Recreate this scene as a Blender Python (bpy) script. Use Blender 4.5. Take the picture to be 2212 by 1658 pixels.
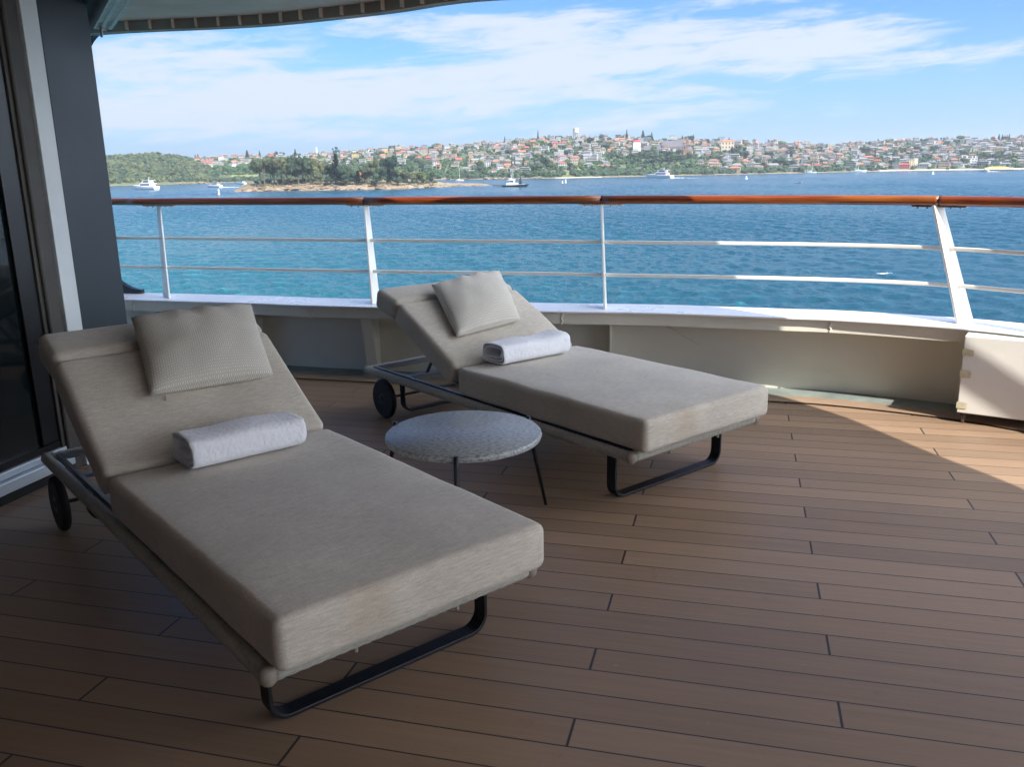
import bpy, bmesh, math, random
from mathutils import Vector, Matrix, noise
S = bpy.context.scene
for o in list(bpy.data.objects): bpy.data.objects.remove(o)
R = math.radians
# ------------------------------------------------------------------ camera
HC = 1.40; F = 1870.0; PITCH = math.atan((829-353)/F); ROLL = 0.018
cam = bpy.data.cameras.new('camera'); camo = bpy.data.objects.new('camera', cam)
S.collection.objects.link(camo); S.camera = camo
cam.sensor_width = 36; cam.lens = 36*F/2212; cam.clip_start = .05; cam.clip_end = 60000
camo.matrix_world = Matrix.Translation((0, 0, HC)) @ Matrix.Rotation(math.pi/2-PITCH, 4, 'X') @ Matrix.Rotation(-ROLL, 4, 'Z')
S.render.resolution_x = 1024; S.render.resolution_y = 768
# ------------------------------------------------------------------ light
SUNV = Vector((.42, -.76, 1)).normalized()
SKY = 0.12
S.view_settings.view_transform = 'Standard'; S.view_settings.look = 'None'
S.view_settings.exposure = 1.2; S.view_settings.gamma = 1
sun = bpy.data.lights.new('sun', 'SUN'); sun.energy = 3.6; sun.angle = R(.5); sun.color = (1, .95, .86)
suno = bpy.data.objects.new('sun', sun); S.collection.objects.link(suno)
suno.rotation_euler = SUNV.to_track_quat('Z', 'Y').to_euler()
W = bpy.data.worlds.new('World'); S.world = W; W.use_nodes = True

class NT:
    def __init__(s, tree): s.t = tree
    def n(s, typ, **k):
        nd = s.t.nodes.new(typ)
        for a, b in k.items(): setattr(nd, a, b)
        return nd
    def set(s, sock, v):
        if isinstance(v, bpy.types.NodeSocket): s.t.links.new(v, sock)
        elif v is not None:
            if sock.type == 'RGBA' and len(v) == 3: v = (*v, 1)
            sock.default_value = v
    def m(s, op, a, b=None, c=None, clamp=False):
        nd = s.n('ShaderNodeMath', operation=op, use_clamp=clamp)
        s.set(nd.inputs[0], a)
        if b is not None: s.set(nd.inputs[1], b)
        if c is not None: s.set(nd.inputs[2], c)
        return nd.outputs[0]
    def ramp(s, x, a, b, c=0.0, d=1.0, smooth=True):
        nd = s.n('ShaderNodeMapRange', interpolation_type='SMOOTHSTEP' if smooth else 'LINEAR')
        for i, v in enumerate((x, a, b, c, d)): s.set(nd.inputs[i], v)
        return nd.outputs[0]
    def noise(s, vec, scale, detail=4, rough=.55, dist=0.0, dims='3D'):
        nd = s.n('ShaderNodeTexNoise', noise_dimensions=dims)
        if vec is not None: s.set(nd.inputs['Vector'], vec)
        nd.inputs['Scale'].default_value = scale; nd.inputs['Detail'].default_value = detail
        nd.inputs['Roughness'].default_value = rough; nd.inputs['Distortion'].default_value = dist
        return nd.outputs['Fac']
    def mix(s, f, a, b, mode='MIX'):
        nd = s.n('ShaderNodeMix', data_type='RGBA', blend_type=mode)
        s.set(nd.inputs[0], f); s.set(nd.inputs[6], a); s.set(nd.inputs[7], b)
        return nd.outputs[2]
    def xyz(s, v):
        nd = s.n('ShaderNodeSeparateXYZ'); s.set(nd.inputs[0], v); return nd.outputs
    def comb(s, x, y, z=0.0):
        nd = s.n('ShaderNodeCombineXYZ')
        for i, v in enumerate((x, y, z)): s.set(nd.inputs[i], v)
        return nd.outputs[0]
    def coord(s, what='Object'): return s.n('ShaderNodeTexCoord').outputs[what]
    def map(s, v, sc=(1, 1, 1), rot=(0, 0, 0), loc=(0, 0, 0)):
        nd = s.n('ShaderNodeMapping'); s.set(nd.inputs[0], v)
        nd.inputs['Scale'].default_value = sc; nd.inputs['Rotation'].default_value = rot; nd.inputs['Location'].default_value = loc
        return nd.outputs[0]
    def bump(s, h, strength=.3, dist=.01, normal=None):
        nd = s.n('ShaderNodeBump'); s.set(nd.inputs['Height'], h)
        nd.inputs['Strength'].default_value = strength; nd.inputs['Distance'].default_value = dist
        if normal is not None: s.set(nd.inputs['Normal'], normal)
        return nd.outputs[0]

def build_world():
    t = NT(W.node_tree); W.node_tree.nodes.clear()
    out = t.n('ShaderNodeOutputWorld'); bg = t.n('ShaderNodeBackground')
    sky = t.n('ShaderNodeTexSky', sky_type='NISHITA'); sky.sun_disc = False
    sky.sun_elevation = math.asin(SUNV.z); sky.sun_rotation = math.atan2(SUNV.x, SUNV.y)
    sky.air_density = 1.1; sky.dust_density = .35; sky.ozone_density = 2.2
    d = t.xyz(t.coord('Generated'))
    az = t.m('ARCTAN2', d[0], d[1]); el = t.m('ARCSINE', d[2])
    # streaky cirrus: noise in direction space, sheared so that the bands climb to the right
    sh = t.m('MULTIPLY_ADD', az, -.05, el)
    v1 = t.comb(t.m('MULTIPLY', az, 5.0), t.m('MULTIPLY', sh, 34.0), 1.7)
    n1 = t.noise(v1, 1.0, 9, .62, .5)
    v2 = t.comb(t.m('MULTIPLY', az, 17.0), t.m('MULTIPLY', sh, 80.0), 4.2)
    n2 = t.noise(v2, 1.0, 7, .6, .8)
    v3 = t.comb(t.m('MULTIPLY', az, 1.6), t.m('MULTIPLY', sh, 9.0), 8.1)
    n3 = t.noise(v3, 1.0, 3, .5)
    def blob(a0, e0, wa, we, amp):     # one bank of cloud: azimuth, elevation, half widths
        x = t.m('DIVIDE', t.m('SUBTRACT', az, a0), wa); y = t.m('DIVIDE', t.m('SUBTRACT', sh, e0), we)
        r = t.m('ADD', t.m('MULTIPLY', x, x), t.m('MULTIPLY', y, y))
        return t.m('MULTIPLY', t.ramp(r, 0.0, 1.6, 1.0, 0.0), amp)
    banks = [(-.33, .085, .26, .045, .40), (-.02, .082, .50, .022, .30), (.15, .112, .26, .022, .42), (.02, .142, .13, .016, .36),
             (.24, .148, .10, .010, .24), (.00, .040, .36, .022, .16), (.50, .072, .12, .010, .22), (-.46, .12, .15, .03, .22), (-.28, .135, .16, .018, .30), (.34, .10, .12, .016, .26), (.30, .055, .2, .012, .16), (-.10, .15, .10, .012, .24)]
    cov = None
    for b in banks:
        q = blob(*b); cov = q if cov is None else t.m('ADD', cov, q)
    base = t.ramp(el, .2, .5, .0, .16)
    cov = t.m('ADD', cov, base)
    dens = t.m('ADD', t.m('MULTIPLY', n1, 1.5), t.m('MULTIPLY', n2, .9))
    dens = t.m('ADD', dens, t.m('MULTIPLY', t.m('SUBTRACT', n3, .5), .35))
    dens = t.m('ADD', dens, cov)
    c = t.ramp(dens, 1.22, 1.72)
    c = t.m('MULTIPLY', c, t.ramp(el, .0, .03, .25, 1.0))
    haze = t.ramp(el, 0.0, .14, .42, .0)
    skyc = t.mix(1.0, sky.outputs[0], (.25, .395, .65), 'MULTIPLY')
    skyc = t.mix(haze, skyc, (1.45, 2.2, 3.3))
    col = t.mix(t.m('MULTIPLY', c, .9), skyc, (2.95, 3.2, 3.6))
    # unseen bright cloud bank at right and behind, added to light the shaded deck
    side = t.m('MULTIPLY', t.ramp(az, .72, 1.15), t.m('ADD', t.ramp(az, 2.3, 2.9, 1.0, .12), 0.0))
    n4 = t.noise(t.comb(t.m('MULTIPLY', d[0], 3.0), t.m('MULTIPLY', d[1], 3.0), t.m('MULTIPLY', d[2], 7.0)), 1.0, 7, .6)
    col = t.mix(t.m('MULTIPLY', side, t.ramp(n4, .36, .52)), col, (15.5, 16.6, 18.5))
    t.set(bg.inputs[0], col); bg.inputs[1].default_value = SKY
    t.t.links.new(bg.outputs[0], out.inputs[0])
build_world()

# ------------------------------------------------------------------ helpers
COL = S.collection
def ray(u, v):                       # direction (metres, y forward) seen at a photo position; used to survey the real place
    a = (u-1106)/F; b = (829-v)/F
    a, b = a*math.cos(ROLL)+b*math.sin(ROLL), -a*math.sin(ROLL)+b*math.cos(ROLL)
    return Vector((a, math.cos(PITCH)+b*math.sin(PITCH), -math.sin(PITCH)+b*math.cos(PITCH)))
def at_d(u, v, D):
    d = ray(u, v); return Vector((0, 0, HC))+d*(D/math.hypot(d.x, d.y))
def at_z(u, v, z):
    d = ray(u, v); return Vector((0, 0, HC))+d*((z-HC)/d.z)
def props(o, label=None, cat=None, group=None, kind=None):
    if label: o['label'] = label
    if cat: o['category'] = cat
    if group: o['group'] = group
    if kind: o['kind'] = kind
    return o
def empty(name, loc=(0, 0, 0), rz=0, **k):
    o = bpy.data.objects.new(name, None); COL.objects.link(o); o.location = loc; o.rotation_euler = (0, 0, rz)
    o.empty_display_size = .1
    return props(o, **k)
def link(name, me, parent=None, loc=(0, 0, 0), rz=0, **k):
    o = bpy.data.objects.new(name, me); COL.objects.link(o); o.parent = parent; o.location = loc; o.rotation_euler = (0, 0, rz)
    return props(o, **k)
def mesh(verts, faces, mats=None, smooth=False, mi=None, name='m'):
    me = bpy.data.meshes.new(name); me.from_pydata([tuple(v) for v in verts], [], faces); me.update()
    for m in (mats if isinstance(mats, (list, tuple)) else [mats] if mats else []): me.materials.append(m)
    if mi: me.polygons.foreach_set('material_index', mi)
    if smooth: me.polygons.foreach_set('use_smooth', [True]*len(me.polygons))
    return me
class MB:                            # mesh collector
    def __init__(s): s.v = []; s.f = []; s.mi = []
    def add(s, v, f, m=0):
        k = len(s.v); s.v += [Vector(x) for x in v]; s.f += [tuple(i+k for i in q) for q in f]; s.mi += [m]*len(f)
    def box(s, x0, x1, y0, y1, z0, z1, m=0, T=None):
        v = [Vector((x, y, z)) for x in (x0, x1) for y in (y0, y1) for z in (z0, z1)]
        if T: v = [T @ q for q in v]
        s.add(v, [(0, 1, 3, 2), (4, 6, 7, 5), (0, 4, 5, 1), (2, 3, 7, 6), (0, 2, 6, 4), (1, 5, 7, 3)], m)
    def tube(s, pts, r, n=12, m=0, caps=True, up=Vector((0, 0, 1))):
        pts = [Vector(p) for p in pts]; k = len(pts)
        rr = r if isinstance(r, (list, tuple)) else [r]*k
        v = []; prev = None
        for i, p in enumerate(pts):
            t = (pts[min(i+1, k-1)]-pts[max(i-1, 0)]).normalized()
            a = prev if prev is not None else (up if abs(t.dot(up)) < .95 else Vector((1, 0, 0)))
            a = (a-t*a.dot(t)).normalized(); prev = a; b = t.cross(a)
            for j in range(n):
                q = 2*math.pi*j/n; v.append(p+(a*math.cos(q)+b*math.sin(q))*rr[i])
        f = [(i*n+j, i*n+(j+1) % n, (i+1)*n+(j+1) % n, (i+1)*n+j) for i in range(k-1) for j in range(n)]
        if caps: f += [tuple(range(n-1, -1, -1)), tuple((k-1)*n+j for j in range(n))]
        s.add(v, f, m)
    def section(s, pts, sec, m=0, caps=True, nrm=None):   # sweep of a closed 2D section (right, up) along a path
        pts = [Vector(p) for p in pts]; k = len(pts); n = len(sec); v = []
        for i, p in enumerate(pts):
            t = (pts[min(i+1, k-1)]-pts[max(i-1, 0)]).normalized()
            up = nrm or Vector((0, 0, 1)); r = t.cross(up).normalized(); u = r.cross(t)
            v += [p+r*a+u*b for a, b in sec]
        f = [(i*n+j, (i+1)*n+j, (i+1)*n+(j+1) % n, i*n+(j+1) % n) for i in range(k-1) for j in range(n)]
        if caps: f += [tuple(range(n)), tuple((k-1)*n+j for j in range(n-1, -1, -1))]
        s.add(v, f, m)
    def lathe(s, prof, n=24, m=0, c=(0, 0, 0)):
        v = [Vector((c[0]+r*math.cos(2*math.pi*j/n), c[1]+r*math.sin(2*math.pi*j/n), c[2]+z)) for r, z in prof for j in range(n)]
        k = len(prof)
        f = [(i*n+j, i*n+(j+1) % n, (i+1)*n+(j+1) % n, (i+1)*n+j) for i in range(k-1) for j in range(n)]
        f += [tuple(range(n-1, -1, -1)), tuple((k-1)*n+j for j in range(n))]
        s.add(v, f, m)
    def prism(s, poly, z0, z1, m=0):
        n = len(poly); v = [Vector((x, y, z)) for z in (z0, z1) for x, y in poly]
        f = [tuple(range(n-1, -1, -1)), tuple(range(n, 2*n))]+[(i, (i+1) % n, n+(i+1) % n, n+i) for i in range(n)]
        s.add(v, f, m)
    def me(s, mats, smooth=False): return mesh(s.v, s.f, mats, smooth, s.mi)
    def obj(s, name, mats, parent=None, smooth=False, bevel=0, seg=2, **k):
        o = link(name, s.me(mats, smooth), parent, **k)
        if bevel:
            b = o.modifiers.new('b', 'BEVEL'); b.width = bevel; b.segments = seg; b.limit_method = 'ANGLE'; b.angle_limit = R(35)
            b.harden_normals = False
        return o
def shade_auto(o, ang=40):
    me = o.data; me.polygons.foreach_set('use_smooth', [True]*len(me.polygons))
    me.set_sharp_from_angle(angle=R(ang)) if hasattr(me, 'set_sharp_from_angle') else None
    return o
def catmull(P, n=8):
    P = [Vector(p) for p in P]; out = []
    for i in range(len(P)-1):
        a = P[max(i-1, 0)]; b = P[i]; c = P[i+1]; d = P[min(i+2, len(P)-1)]
        for j in range(n):
            t = j/n
            out.append(.5*((2*b)+(c-a)*t+(2*a-5*b+4*c-d)*t*t+(3*b-a-3*c+d)*t**3))
    out.append(P[-1]); return out
def offset(P, d, z=None):            # offset to the right of travel
    out = []
    for i, p in enumerate(P):
        t = (P[min(i+1, len(P)-1)]-P[max(i-1, 0)]); t.z = 0; t.normalize()
        q = p+Vector((t.y, -t.x, 0))*d
        if z is not None: q = Vector((q.x, q.y, z))
        out.append(q)
    return out
def strip(A, B, mats, name, parent=None, **k):
    n = len(A); return link(name, mesh(A+B, [(i, i+n, i+1+n, i+1) for i in range(n-1)], mats), parent, **k)

# ------------------------------------------------------------------ materials
def mat(name, col, rough=.6, metal=0., var=.12, vs=4., bump=0., bs=60., spec=.5, objcol=False, stretch=(1, 1, 1), coat=0., bd=.002, coord='Object'):
    m = bpy.data.materials.new(name); m.use_nodes = True; t = NT(m.node_tree); b = m.node_tree.nodes['Principled BSDF']
    c = t.coord(coord); base = col
    if objcol:
        base = t.n('ShaderNodeObjectInfo').outputs['Color']
    if var:
        n = t.noise(t.map(c, stretch), vs, 5, .6)
        k = t.ramp(n, .3, .7, 1-var, 1+var, False)
        base = t.mix(1.0, base if objcol else (*col, 1), t.comb(k, k, k), 'MULTIPLY')
        t.set(b.inputs['Roughness'], t.ramp(n, .3, .7, min(1, rough*1.12), rough*.88, False))
    else: b.inputs['Roughness'].default_value = rough
    t.set(b.inputs['Base Color'], base)
    b.inputs['Metallic'].default_value = metal; b.inputs['Specular IOR Level'].default_value = spec
    b.inputs['Coat Weight'].default_value = coat; b.inputs['Coat Roughness'].default_value = .08
    if bump: t.set(b.inputs['Normal'], t.bump(t.noise(t.map(c, stretch), bs, 4, .6), bump, bd))
    return m
PLANK_N = Vector((.2549, .967, 0)); PLANK_T = Vector((.967, -.2549, 0))
def deck_mat():
    m = bpy.data.materials.new('teak planking'); m.use_nodes = True; t = NT(m.node_tree); b = m.node_tree.nodes['Principled BSDF']
    x, y, _ = t.xyz(t.coord('Object'))
    q = t.m('ADD', t.m('MULTIPLY', x, PLANK_N.x), t.m('MULTIPLY', y, PLANK_N.y))
    s = t.m('ADD', t.m('MULTIPLY', x, PLANK_T.x), t.m('MULTIPLY', y, PLANK_T.y))
    pw = .1143
    qq = t.m('DIVIDE', t.m('SUBTRACT', q, 4.849-pw/2), pw)
    row = t.m('FLOOR', qq); fq = t.m('SUBTRACT', qq, row)
    # butt joints step by one third of a board from plank to plank
    js = t.m('DIVIDE', t.m('SUBTRACT', t.m('SUBTRACT', s, .308), t.m('MULTIPLY', row, -.665)), 1.995)
    jb = t.m('FLOOR', js); fj = t.m('SUBTRACT', js, jb)
    eq = t.m('MINIMUM', fq, t.m('SUBTRACT', 1.0, fq)); ej = t.m('MINIMUM', fj, t.m('SUBTRACT', 1.0, fj))
    lq = t.ramp(t.m('MULTIPLY', eq, pw), .0017, .0029, 1, 0); lj = t.ramp(t.m('MULTIPLY', ej, 1.995), .0028, .0042, 1, 0)
    line = t.m('MAXIMUM', lq, lj)
    wn = t.n('ShaderNodeTexWhiteNoise', noise_dimensions='3D'); t.set(wn.inputs['Vector'], t.comb(row, jb, 3.0)); board = wn.outputs['Value']
    grain = t.noise(t.comb(t.m('MULTIPLY', s, 2.2), t.m('MULTIPLY', q, 60.0), board), 1.0, 6, .65)
    fine = t.noise(t.comb(t.m('MULTIPLY', s, 30.0), t.m('MULTIPLY', q, 420.0), 1.0), 1.0, 3, .7)
    dirt = t.noise(t.comb(t.m('MULTIPLY', x, 1.0), y, 0.0), 1.3, 5, .6)
    spots = t.ramp(t.noise(t.comb(x, y, 5.0), 9.0, 5, .7), .60, .74)
    k = t.m('ADD', t.m('MULTIPLY', board, .34), t.m('ADD', t.m('MULTIPLY', grain, .42), t.m('MULTIPLY', fine, .20)))
    k = t.m('ADD', k, t.m('MULTIPLY', dirt, .35)); k = t.m('ADD', k, .36)
    wood = t.mix(1.0, (.262, .174, .112, 1), t.comb(k, k, k), 'MULTIPLY')
    wood = t.mix(t.m('MULTIPLY', spots, .34), wood, (.16, .10, .065, 1))
    sc1 = t.noise(t.comb(t.m('MULTIPLY', s, 9.0), t.m('MULTIPLY', q, 26.0), 9.0), 1.0, 4, .7, 1.0); wood = t.mix(t.ramp(sc1, .66, .78, 0, .35), wood, (.46, .40, .34, 1))
    t.set(b.inputs['Base Color'], t.mix(line, wood, (.028, .026, .028, 1)))
    t.set(b.inputs['Roughness'], t.m('ADD', t.m('MULTIPLY', dirt, .34), .26))
    b.inputs['Specular IOR Level'].default_value = .38
    h = t.m('SUBTRACT', t.m('MULTIPLY', fine, .25), line)
    t.set(b.inputs['Normal'], t.bump(h, .25, .0012))
    return m
def fabric_mat(name, col, k=1.0):
    m = bpy.data.materials.new(name); m.use_nodes = True; t = NT(m.node_tree); b = m.node_tree.nodes['Principled BSDF']
    c = t.coord('Object')
    a = t.noise(t.map(c, (210*k, 20*k, 210*k)), 1.0, 3, .75); a2 = t.noise(t.map(c, (30*k, 260*k, 200*k)), 1.0, 3, .75)
    w = t.m('ADD', t.m('MULTIPLY', a, .62), t.m('MULTIPLY', a2, .38))
    big = t.noise(c, 3.2, 4, .6)
    v = t.ramp(w, .34, .66, .74, 1.24, False); v = t.m('MULTIPLY', v, t.ramp(big, .3, .7, .88, 1.08, False))
    base = t.mix(1.0, (*col, 1), t.comb(v, v, v), 'MULTIPLY')
    stn = t.ramp(t.noise(c, 2.6, 2, .5), .66, .78, 0, .30); base = t.mix(stn, base, (col[0]*.72, col[1]*.55, col[2]*.40, 1))
    t.set(b.inputs['Base Color'], base); b.inputs['Roughness'].default_value = .92; b.inputs['Specular IOR Level'].default_value = .2
    b.inputs['Sheen Weight'].default_value = .25; b.inputs['Sheen Roughness'].default_value = .5
    t.set(b.inputs['Normal'], t.bump(w, .5, .0015, t.bump(big, .25, .01)))
    return m
def pillow_mat():
    m = bpy.data.materials.new('quilted pillow cloth'); m.use_nodes = True; t = NT(m.node_tree); b = m.node_tree.nodes['Principled BSDF']
    u, v, _ = t.xyz(t.coord('UV'))
    a = t.m('ADD', t.m('MULTIPLY', u, 21.0), t.m('MULTIPLY', v, 19.0)); c = t.m('SUBTRACT', t.m('MULTIPLY', u, 21.0), t.m('MULTIPLY', v, 19.0))
    fa = t.m('ABSOLUTE', t.m('SUBTRACT', t.m('FRACT', a), .5)); fc = t.m('ABSOLUTE', t.m('SUBTRACT', t.m('FRACT', c), .5))
    ring = t.m('MAXIMUM', fa, fc)                      # concentric diamonds
    h = t.ramp(t.m('ABSOLUTE', t.m('SUBTRACT', ring, .33)), .0, .13, 0, 1)
    nz = t.noise(t.coord('UV'), 160, 3, .7)
    base = t.mix(h, (.44, .40, .33, 1), (.84, .79, .69, 1)); base = t.mix(t.m('MULTIPLY', nz, .3), base, (.38, .34, .28, 1))
    t.set(b.inputs['Base Color'], base); b.inputs['Roughness'].default_value = .95; b.inputs['Specular IOR Level'].default_value = .15
    t.set(b.inputs['Normal'], t.bump(t.m('ADD', h, t.m('MULTIPLY', nz, .3)), .7, .003))
    return m
def towel_mat():
    m = bpy.data.materials.new('terry towel'); m.use_nodes = True; t = NT(m.node_tree); b = m.node_tree.nodes['Principled BSDF']
    c = t.coord('Object'); n = t.noise(c, 420, 4, .75); g = t.noise(c, 26, 4, .6)
    t.set(b.inputs['Base Color'], t.mix(n, (.88, .88, .91, 1), (.96, .96, .98, 1))); b.inputs['Roughness'].default_value = 1
    b.inputs['Sheen Weight'].default_value = .5; b.inputs['Specular IOR Level'].default_value = .1
    t.set(b.inputs['Normal'], t.bump(n, .8, .003, t.bump(g, .5, .01)))
    return m
def granite_mat():
    m = bpy.data.materials.new('granite'); m.use_nodes = True; t = NT(m.node_tree); b = m.node_tree.nodes['Principled BSDF']
    c = t.coord('Object'); s = t.map(c, (55, 150, 150), (0, 0, .12))
    n = t.noise(s, 1, 5, .7); n2 = t.noise(t.map(c, (190, 330, 330)), 1, 3, .8); n3 = t.noise(c, 7, 3)
    k = t.ramp(n, .35, .62); base = t.mix(k, (.10, .115, .12, 1), (.46, .47, .46, 1))
    base = t.mix(t.ramp(n2, .58, .70), base, (.62, .63, .60, 1)); base = t.mix(t.m('MULTIPLY', n3, .3), base, (.25, .28, .29, 1))
    t.set(b.inputs['Base Color'], base); b.inputs['Roughness'].default_value = .38
    return m
def wood_mat():
    m = bpy.data.materials.new('varnished teak'); m.use_nodes = True; t = NT(m.node_tree); b = m.node_tree.nodes['Principled BSDF']
    c = t.coord('UV'); x, y, _ = t.xyz(c)
    g = t.noise(t.comb(t.m('MULTIPLY', x, 2.2), t.m('MULTIPLY', y, 16.0)), 1, 6, .65, .6); g2 = t.noise(t.comb(t.m('MULTIPLY', x, .9), y), 1.0, 3)
    base = t.mix(t.ramp(g, .3, .7), (.08, .012, .0025, 1), (.29, .062, .010, 1)); base = t.mix(t.ramp(g2, .45, .75), base, (.40, .13, .022, 1))
    t.set(b.inputs['Base Color'], base); b.inputs['Roughness'].default_value = .33
    b.inputs['Coat Weight'].default_value = .35; b.inputs['Coat Roughness'].default_value = .12
    t.set(b.inputs['Normal'], t.bump(g, .15, .001))
    return m
def paint_mat(name, col, rough=.42, stain=.12, streak=True):
    m = bpy.data.materials.new(name); m.use_nodes = True; t = NT(m.node_tree); b = m.node_tree.nodes['Principled BSDF']
    c = t.coord('Object'); n = t.noise(c, 3.5, 6, .6); st = t.noise(t.map(c, (14, 14, 1.2)), 1, 4, .6); sp = t.noise(c, 40, 3, .6)
    k = t.ramp(n, .3, .7, 1-stain, 1+stain*.4, False); base = t.mix(1.0, (*col, 1), t.comb(k, k, k), 'MULTIPLY')
    if streak: base = t.mix(t.m('MULTIPLY', t.ramp(st, .60, .78), .22), base, (col[0]*.72, col[1]*.62, col[2]*.48, 1))
    base = t.mix(t.m('MULTIPLY', t.ramp(sp, .72, .78), .5), base, (col[0]*.6, col[1]*.5, col[2]*.4, 1))
    t.set(b.inputs['Base Color'], base); t.set(b.inputs['Roughness'], t.ramp(n, .3, .7, rough+.1, rough-.08, False))
    t.set(b.inputs['Normal'], t.bump(t.m('ADD', n, t.m('MULTIPLY', sp, .1)), .25, .006))
    return m
def leaf_mat(name, var=.35, vs=.35):
    m = bpy.data.materials.new(name); m.use_nodes = True; t = NT(m.node_tree); b = m.node_tree.nodes['Principled BSDF']
    base = t.n('ShaderNodeObjectInfo').outputs['Color']
    g = t.n('ShaderNodeNewGeometry'); n = t.noise(g.outputs['Position'], vs, 5, .7); n2 = t.noise(g.outputs['Position'], vs*.2, 3)
    k = t.ramp(n, .3, .7, 1-var, 1+var, False); k = t.m('MULTIPLY', k, t.ramp(n2, .3, .7, .8, 1.25, False))
    base = t.mix(1.0, base, t.comb(k, k, t.m('MULTIPLY', k, .9)), 'MULTIPLY')
    t.set(b.inputs['Base Color'], base); b.inputs['Roughness'].default_value = .75; b.inputs['Specular IOR Level'].default_value = .2
    return m
WZ_ = -23.0
def water_mat():
    m = bpy.data.materials.new('harbour water'); m.use_nodes = True; t = NT(m.node_tree); b = m.node_tree.nodes['Principled BSDF']
    g = t.n('ShaderNodeNewGeometry').outputs['Position']; x, y, z = t.xyz(g)
    d = t.m('SQRT', t.m('ADD', t.m('MULTIPLY', x, x), t.m('MULTIPLY', y, y)))
    w = t.map(g, (1, 1, 1), (0, 0, .45))
    ch = t.noise(t.map(w, (.28, .62, 1)), 1, 5, .62, .4)
    rp = t.noise(t.map(w, (1.3, 2.6, 1)), 1, 5, .65, .3)
    h = t.m('ADD', t.m('MULTIPLY', ch, .55), t.m('MULTIPLY', rp, .42))
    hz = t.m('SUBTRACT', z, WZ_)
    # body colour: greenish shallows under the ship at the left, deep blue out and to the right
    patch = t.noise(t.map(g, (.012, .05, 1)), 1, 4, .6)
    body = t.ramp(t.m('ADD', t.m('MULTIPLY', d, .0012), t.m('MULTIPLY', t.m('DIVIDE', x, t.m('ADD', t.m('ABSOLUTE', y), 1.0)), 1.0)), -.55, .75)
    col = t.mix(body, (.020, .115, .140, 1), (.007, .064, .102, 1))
    col = t.mix(t.ramp(hz, -.15, .42, 0, .8), col, t.mix(body, (.05, .25, .25, 1), (.02, .13, .17, 1)))  # crests tinted lighter teal: light through the waves put into the colour
    foam = t.noise(t.map(w, (.10, .30, 1)), 1, 6, .7, .6); fm = t.m('MULTIPLY', t.ramp(foam, .70, .74), t.ramp(hz, .26, .34))
    col = t.mix(fm, col, (.75, .8, .82, 1))
    t.set(b.inputs['Base Color'], col); t.set(b.inputs['Roughness'], t.m('ADD', .15, t.m('MULTIPLY', fm, .6)))
    b.inputs['IOR'].default_value = 1.333; b.inputs['Specular IOR Level'].default_value = .5
    nb = t.n('ShaderNodeBump'); nb.inputs['Distance'].default_value = 1.15; t.set(nb.inputs['Height'], h)
    t.set(nb.inputs['Strength'], t.ramp(d, 120.0, 1500.0, .82, .40, False)); t.set(b.inputs['Normal'], nb.outputs[0])
    return m
M = dict(
    deck=deck_mat(), margin=mat('margin plank', (.29, .20, .135), .5, var=.18, vs=3, stretch=(1, 1, 1), bump=.2, bs=200, bd=.001),
    gutter=mat('grey deck paint', (.20, .235, .22), .5, var=.25, vs=6, bump=.3, bs=120),
    fabric=fabric_mat('woven cushion', (.54, .485, .40), 1.25), fabric2=fabric_mat('cushion trim', (.28, .25, .21)), strap=fabric_mat('wrapped strap', (.38, .36, .30), .6),
    pillow=pillow_mat(), towel=towel_mat(), granite=granite_mat(), wood=wood_mat(),
    alu=mat('anodised rail', (.16, .18, .22), .35, .6, var=.1), black=mat('black powder coat', (.012, .013, .017), .42, .2, var=.2, vs=30, bump=.1, bs=300),
    tyre=mat('black tyre', (.008, .008, .009), .7, var=.2, vs=20), knob=mat('taupe plastic cap', (.30, .25, .20), .45, var=.1, vs=20),
    white=paint_mat('ship white paint', (.80, .78, .72), .35, .05, False), cream=paint_mat('cream bulwark paint', (.72, .69, .59), .45, .06, False), sill=paint_mat('sill paint', (.80, .80, .82), .30, .05, False),
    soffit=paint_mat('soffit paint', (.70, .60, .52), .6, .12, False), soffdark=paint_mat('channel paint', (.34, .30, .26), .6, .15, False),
    column=mat('slate column paint', (.030, .041, .051), .38, .1, var=.08, vs=2, bump=.05, bs=300), palegrey=mat('pale grey trim', (.74, .80, .80), .45, var=.05, vs=3),
    taupe=mat('taupe pillar', (.075, .07, .06), .6, var=.1, vs=4), blackframe=mat('black frame', (.006, .007, .009), .3, var=.1),
    glass=mat('dark glass', (.006, .010, .012), .05, var=0, spec=.6), track=mat('aluminium track', (.60, .68, .76), .4, .3, var=.1, stretch=(1, 1, 8)),
    tape=mat('masking tape', (.58, .52, .36), .7, var=.15, vs=30), rubber=mat('rubber foot', (.10, .07, .05), .7), steel=mat('steel', (.35, .36, .37), .35, .9),
    tray=mat('galvanised tray', (.52, .47, .43), .4, .4, var=.2, vs=20), hose=mat('cable hose', (.05, .055, .06), .5, var=.1),
    water=water_mat(), rock=None, sand=mat('beach sand', (.50, .43, .31), .9, var=.12, vs=.05),
    land=mat('hillside ground', (.10, .115, .05), .95, var=.4, vs=.02), grass=mat('dry grass', (.23, .23, .075), .95, var=.35, vs=.06), islgrass=mat('island grass', (.24, .19, .10), .95, var=.35, vs=.08),
    leaf=leaf_mat('foliage'), leaffar=leaf_mat('far foliage', .4, .12), trunk=mat('bark', (.13, .10, .075), .9, var=.3, vs=1), wall=None)
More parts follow.
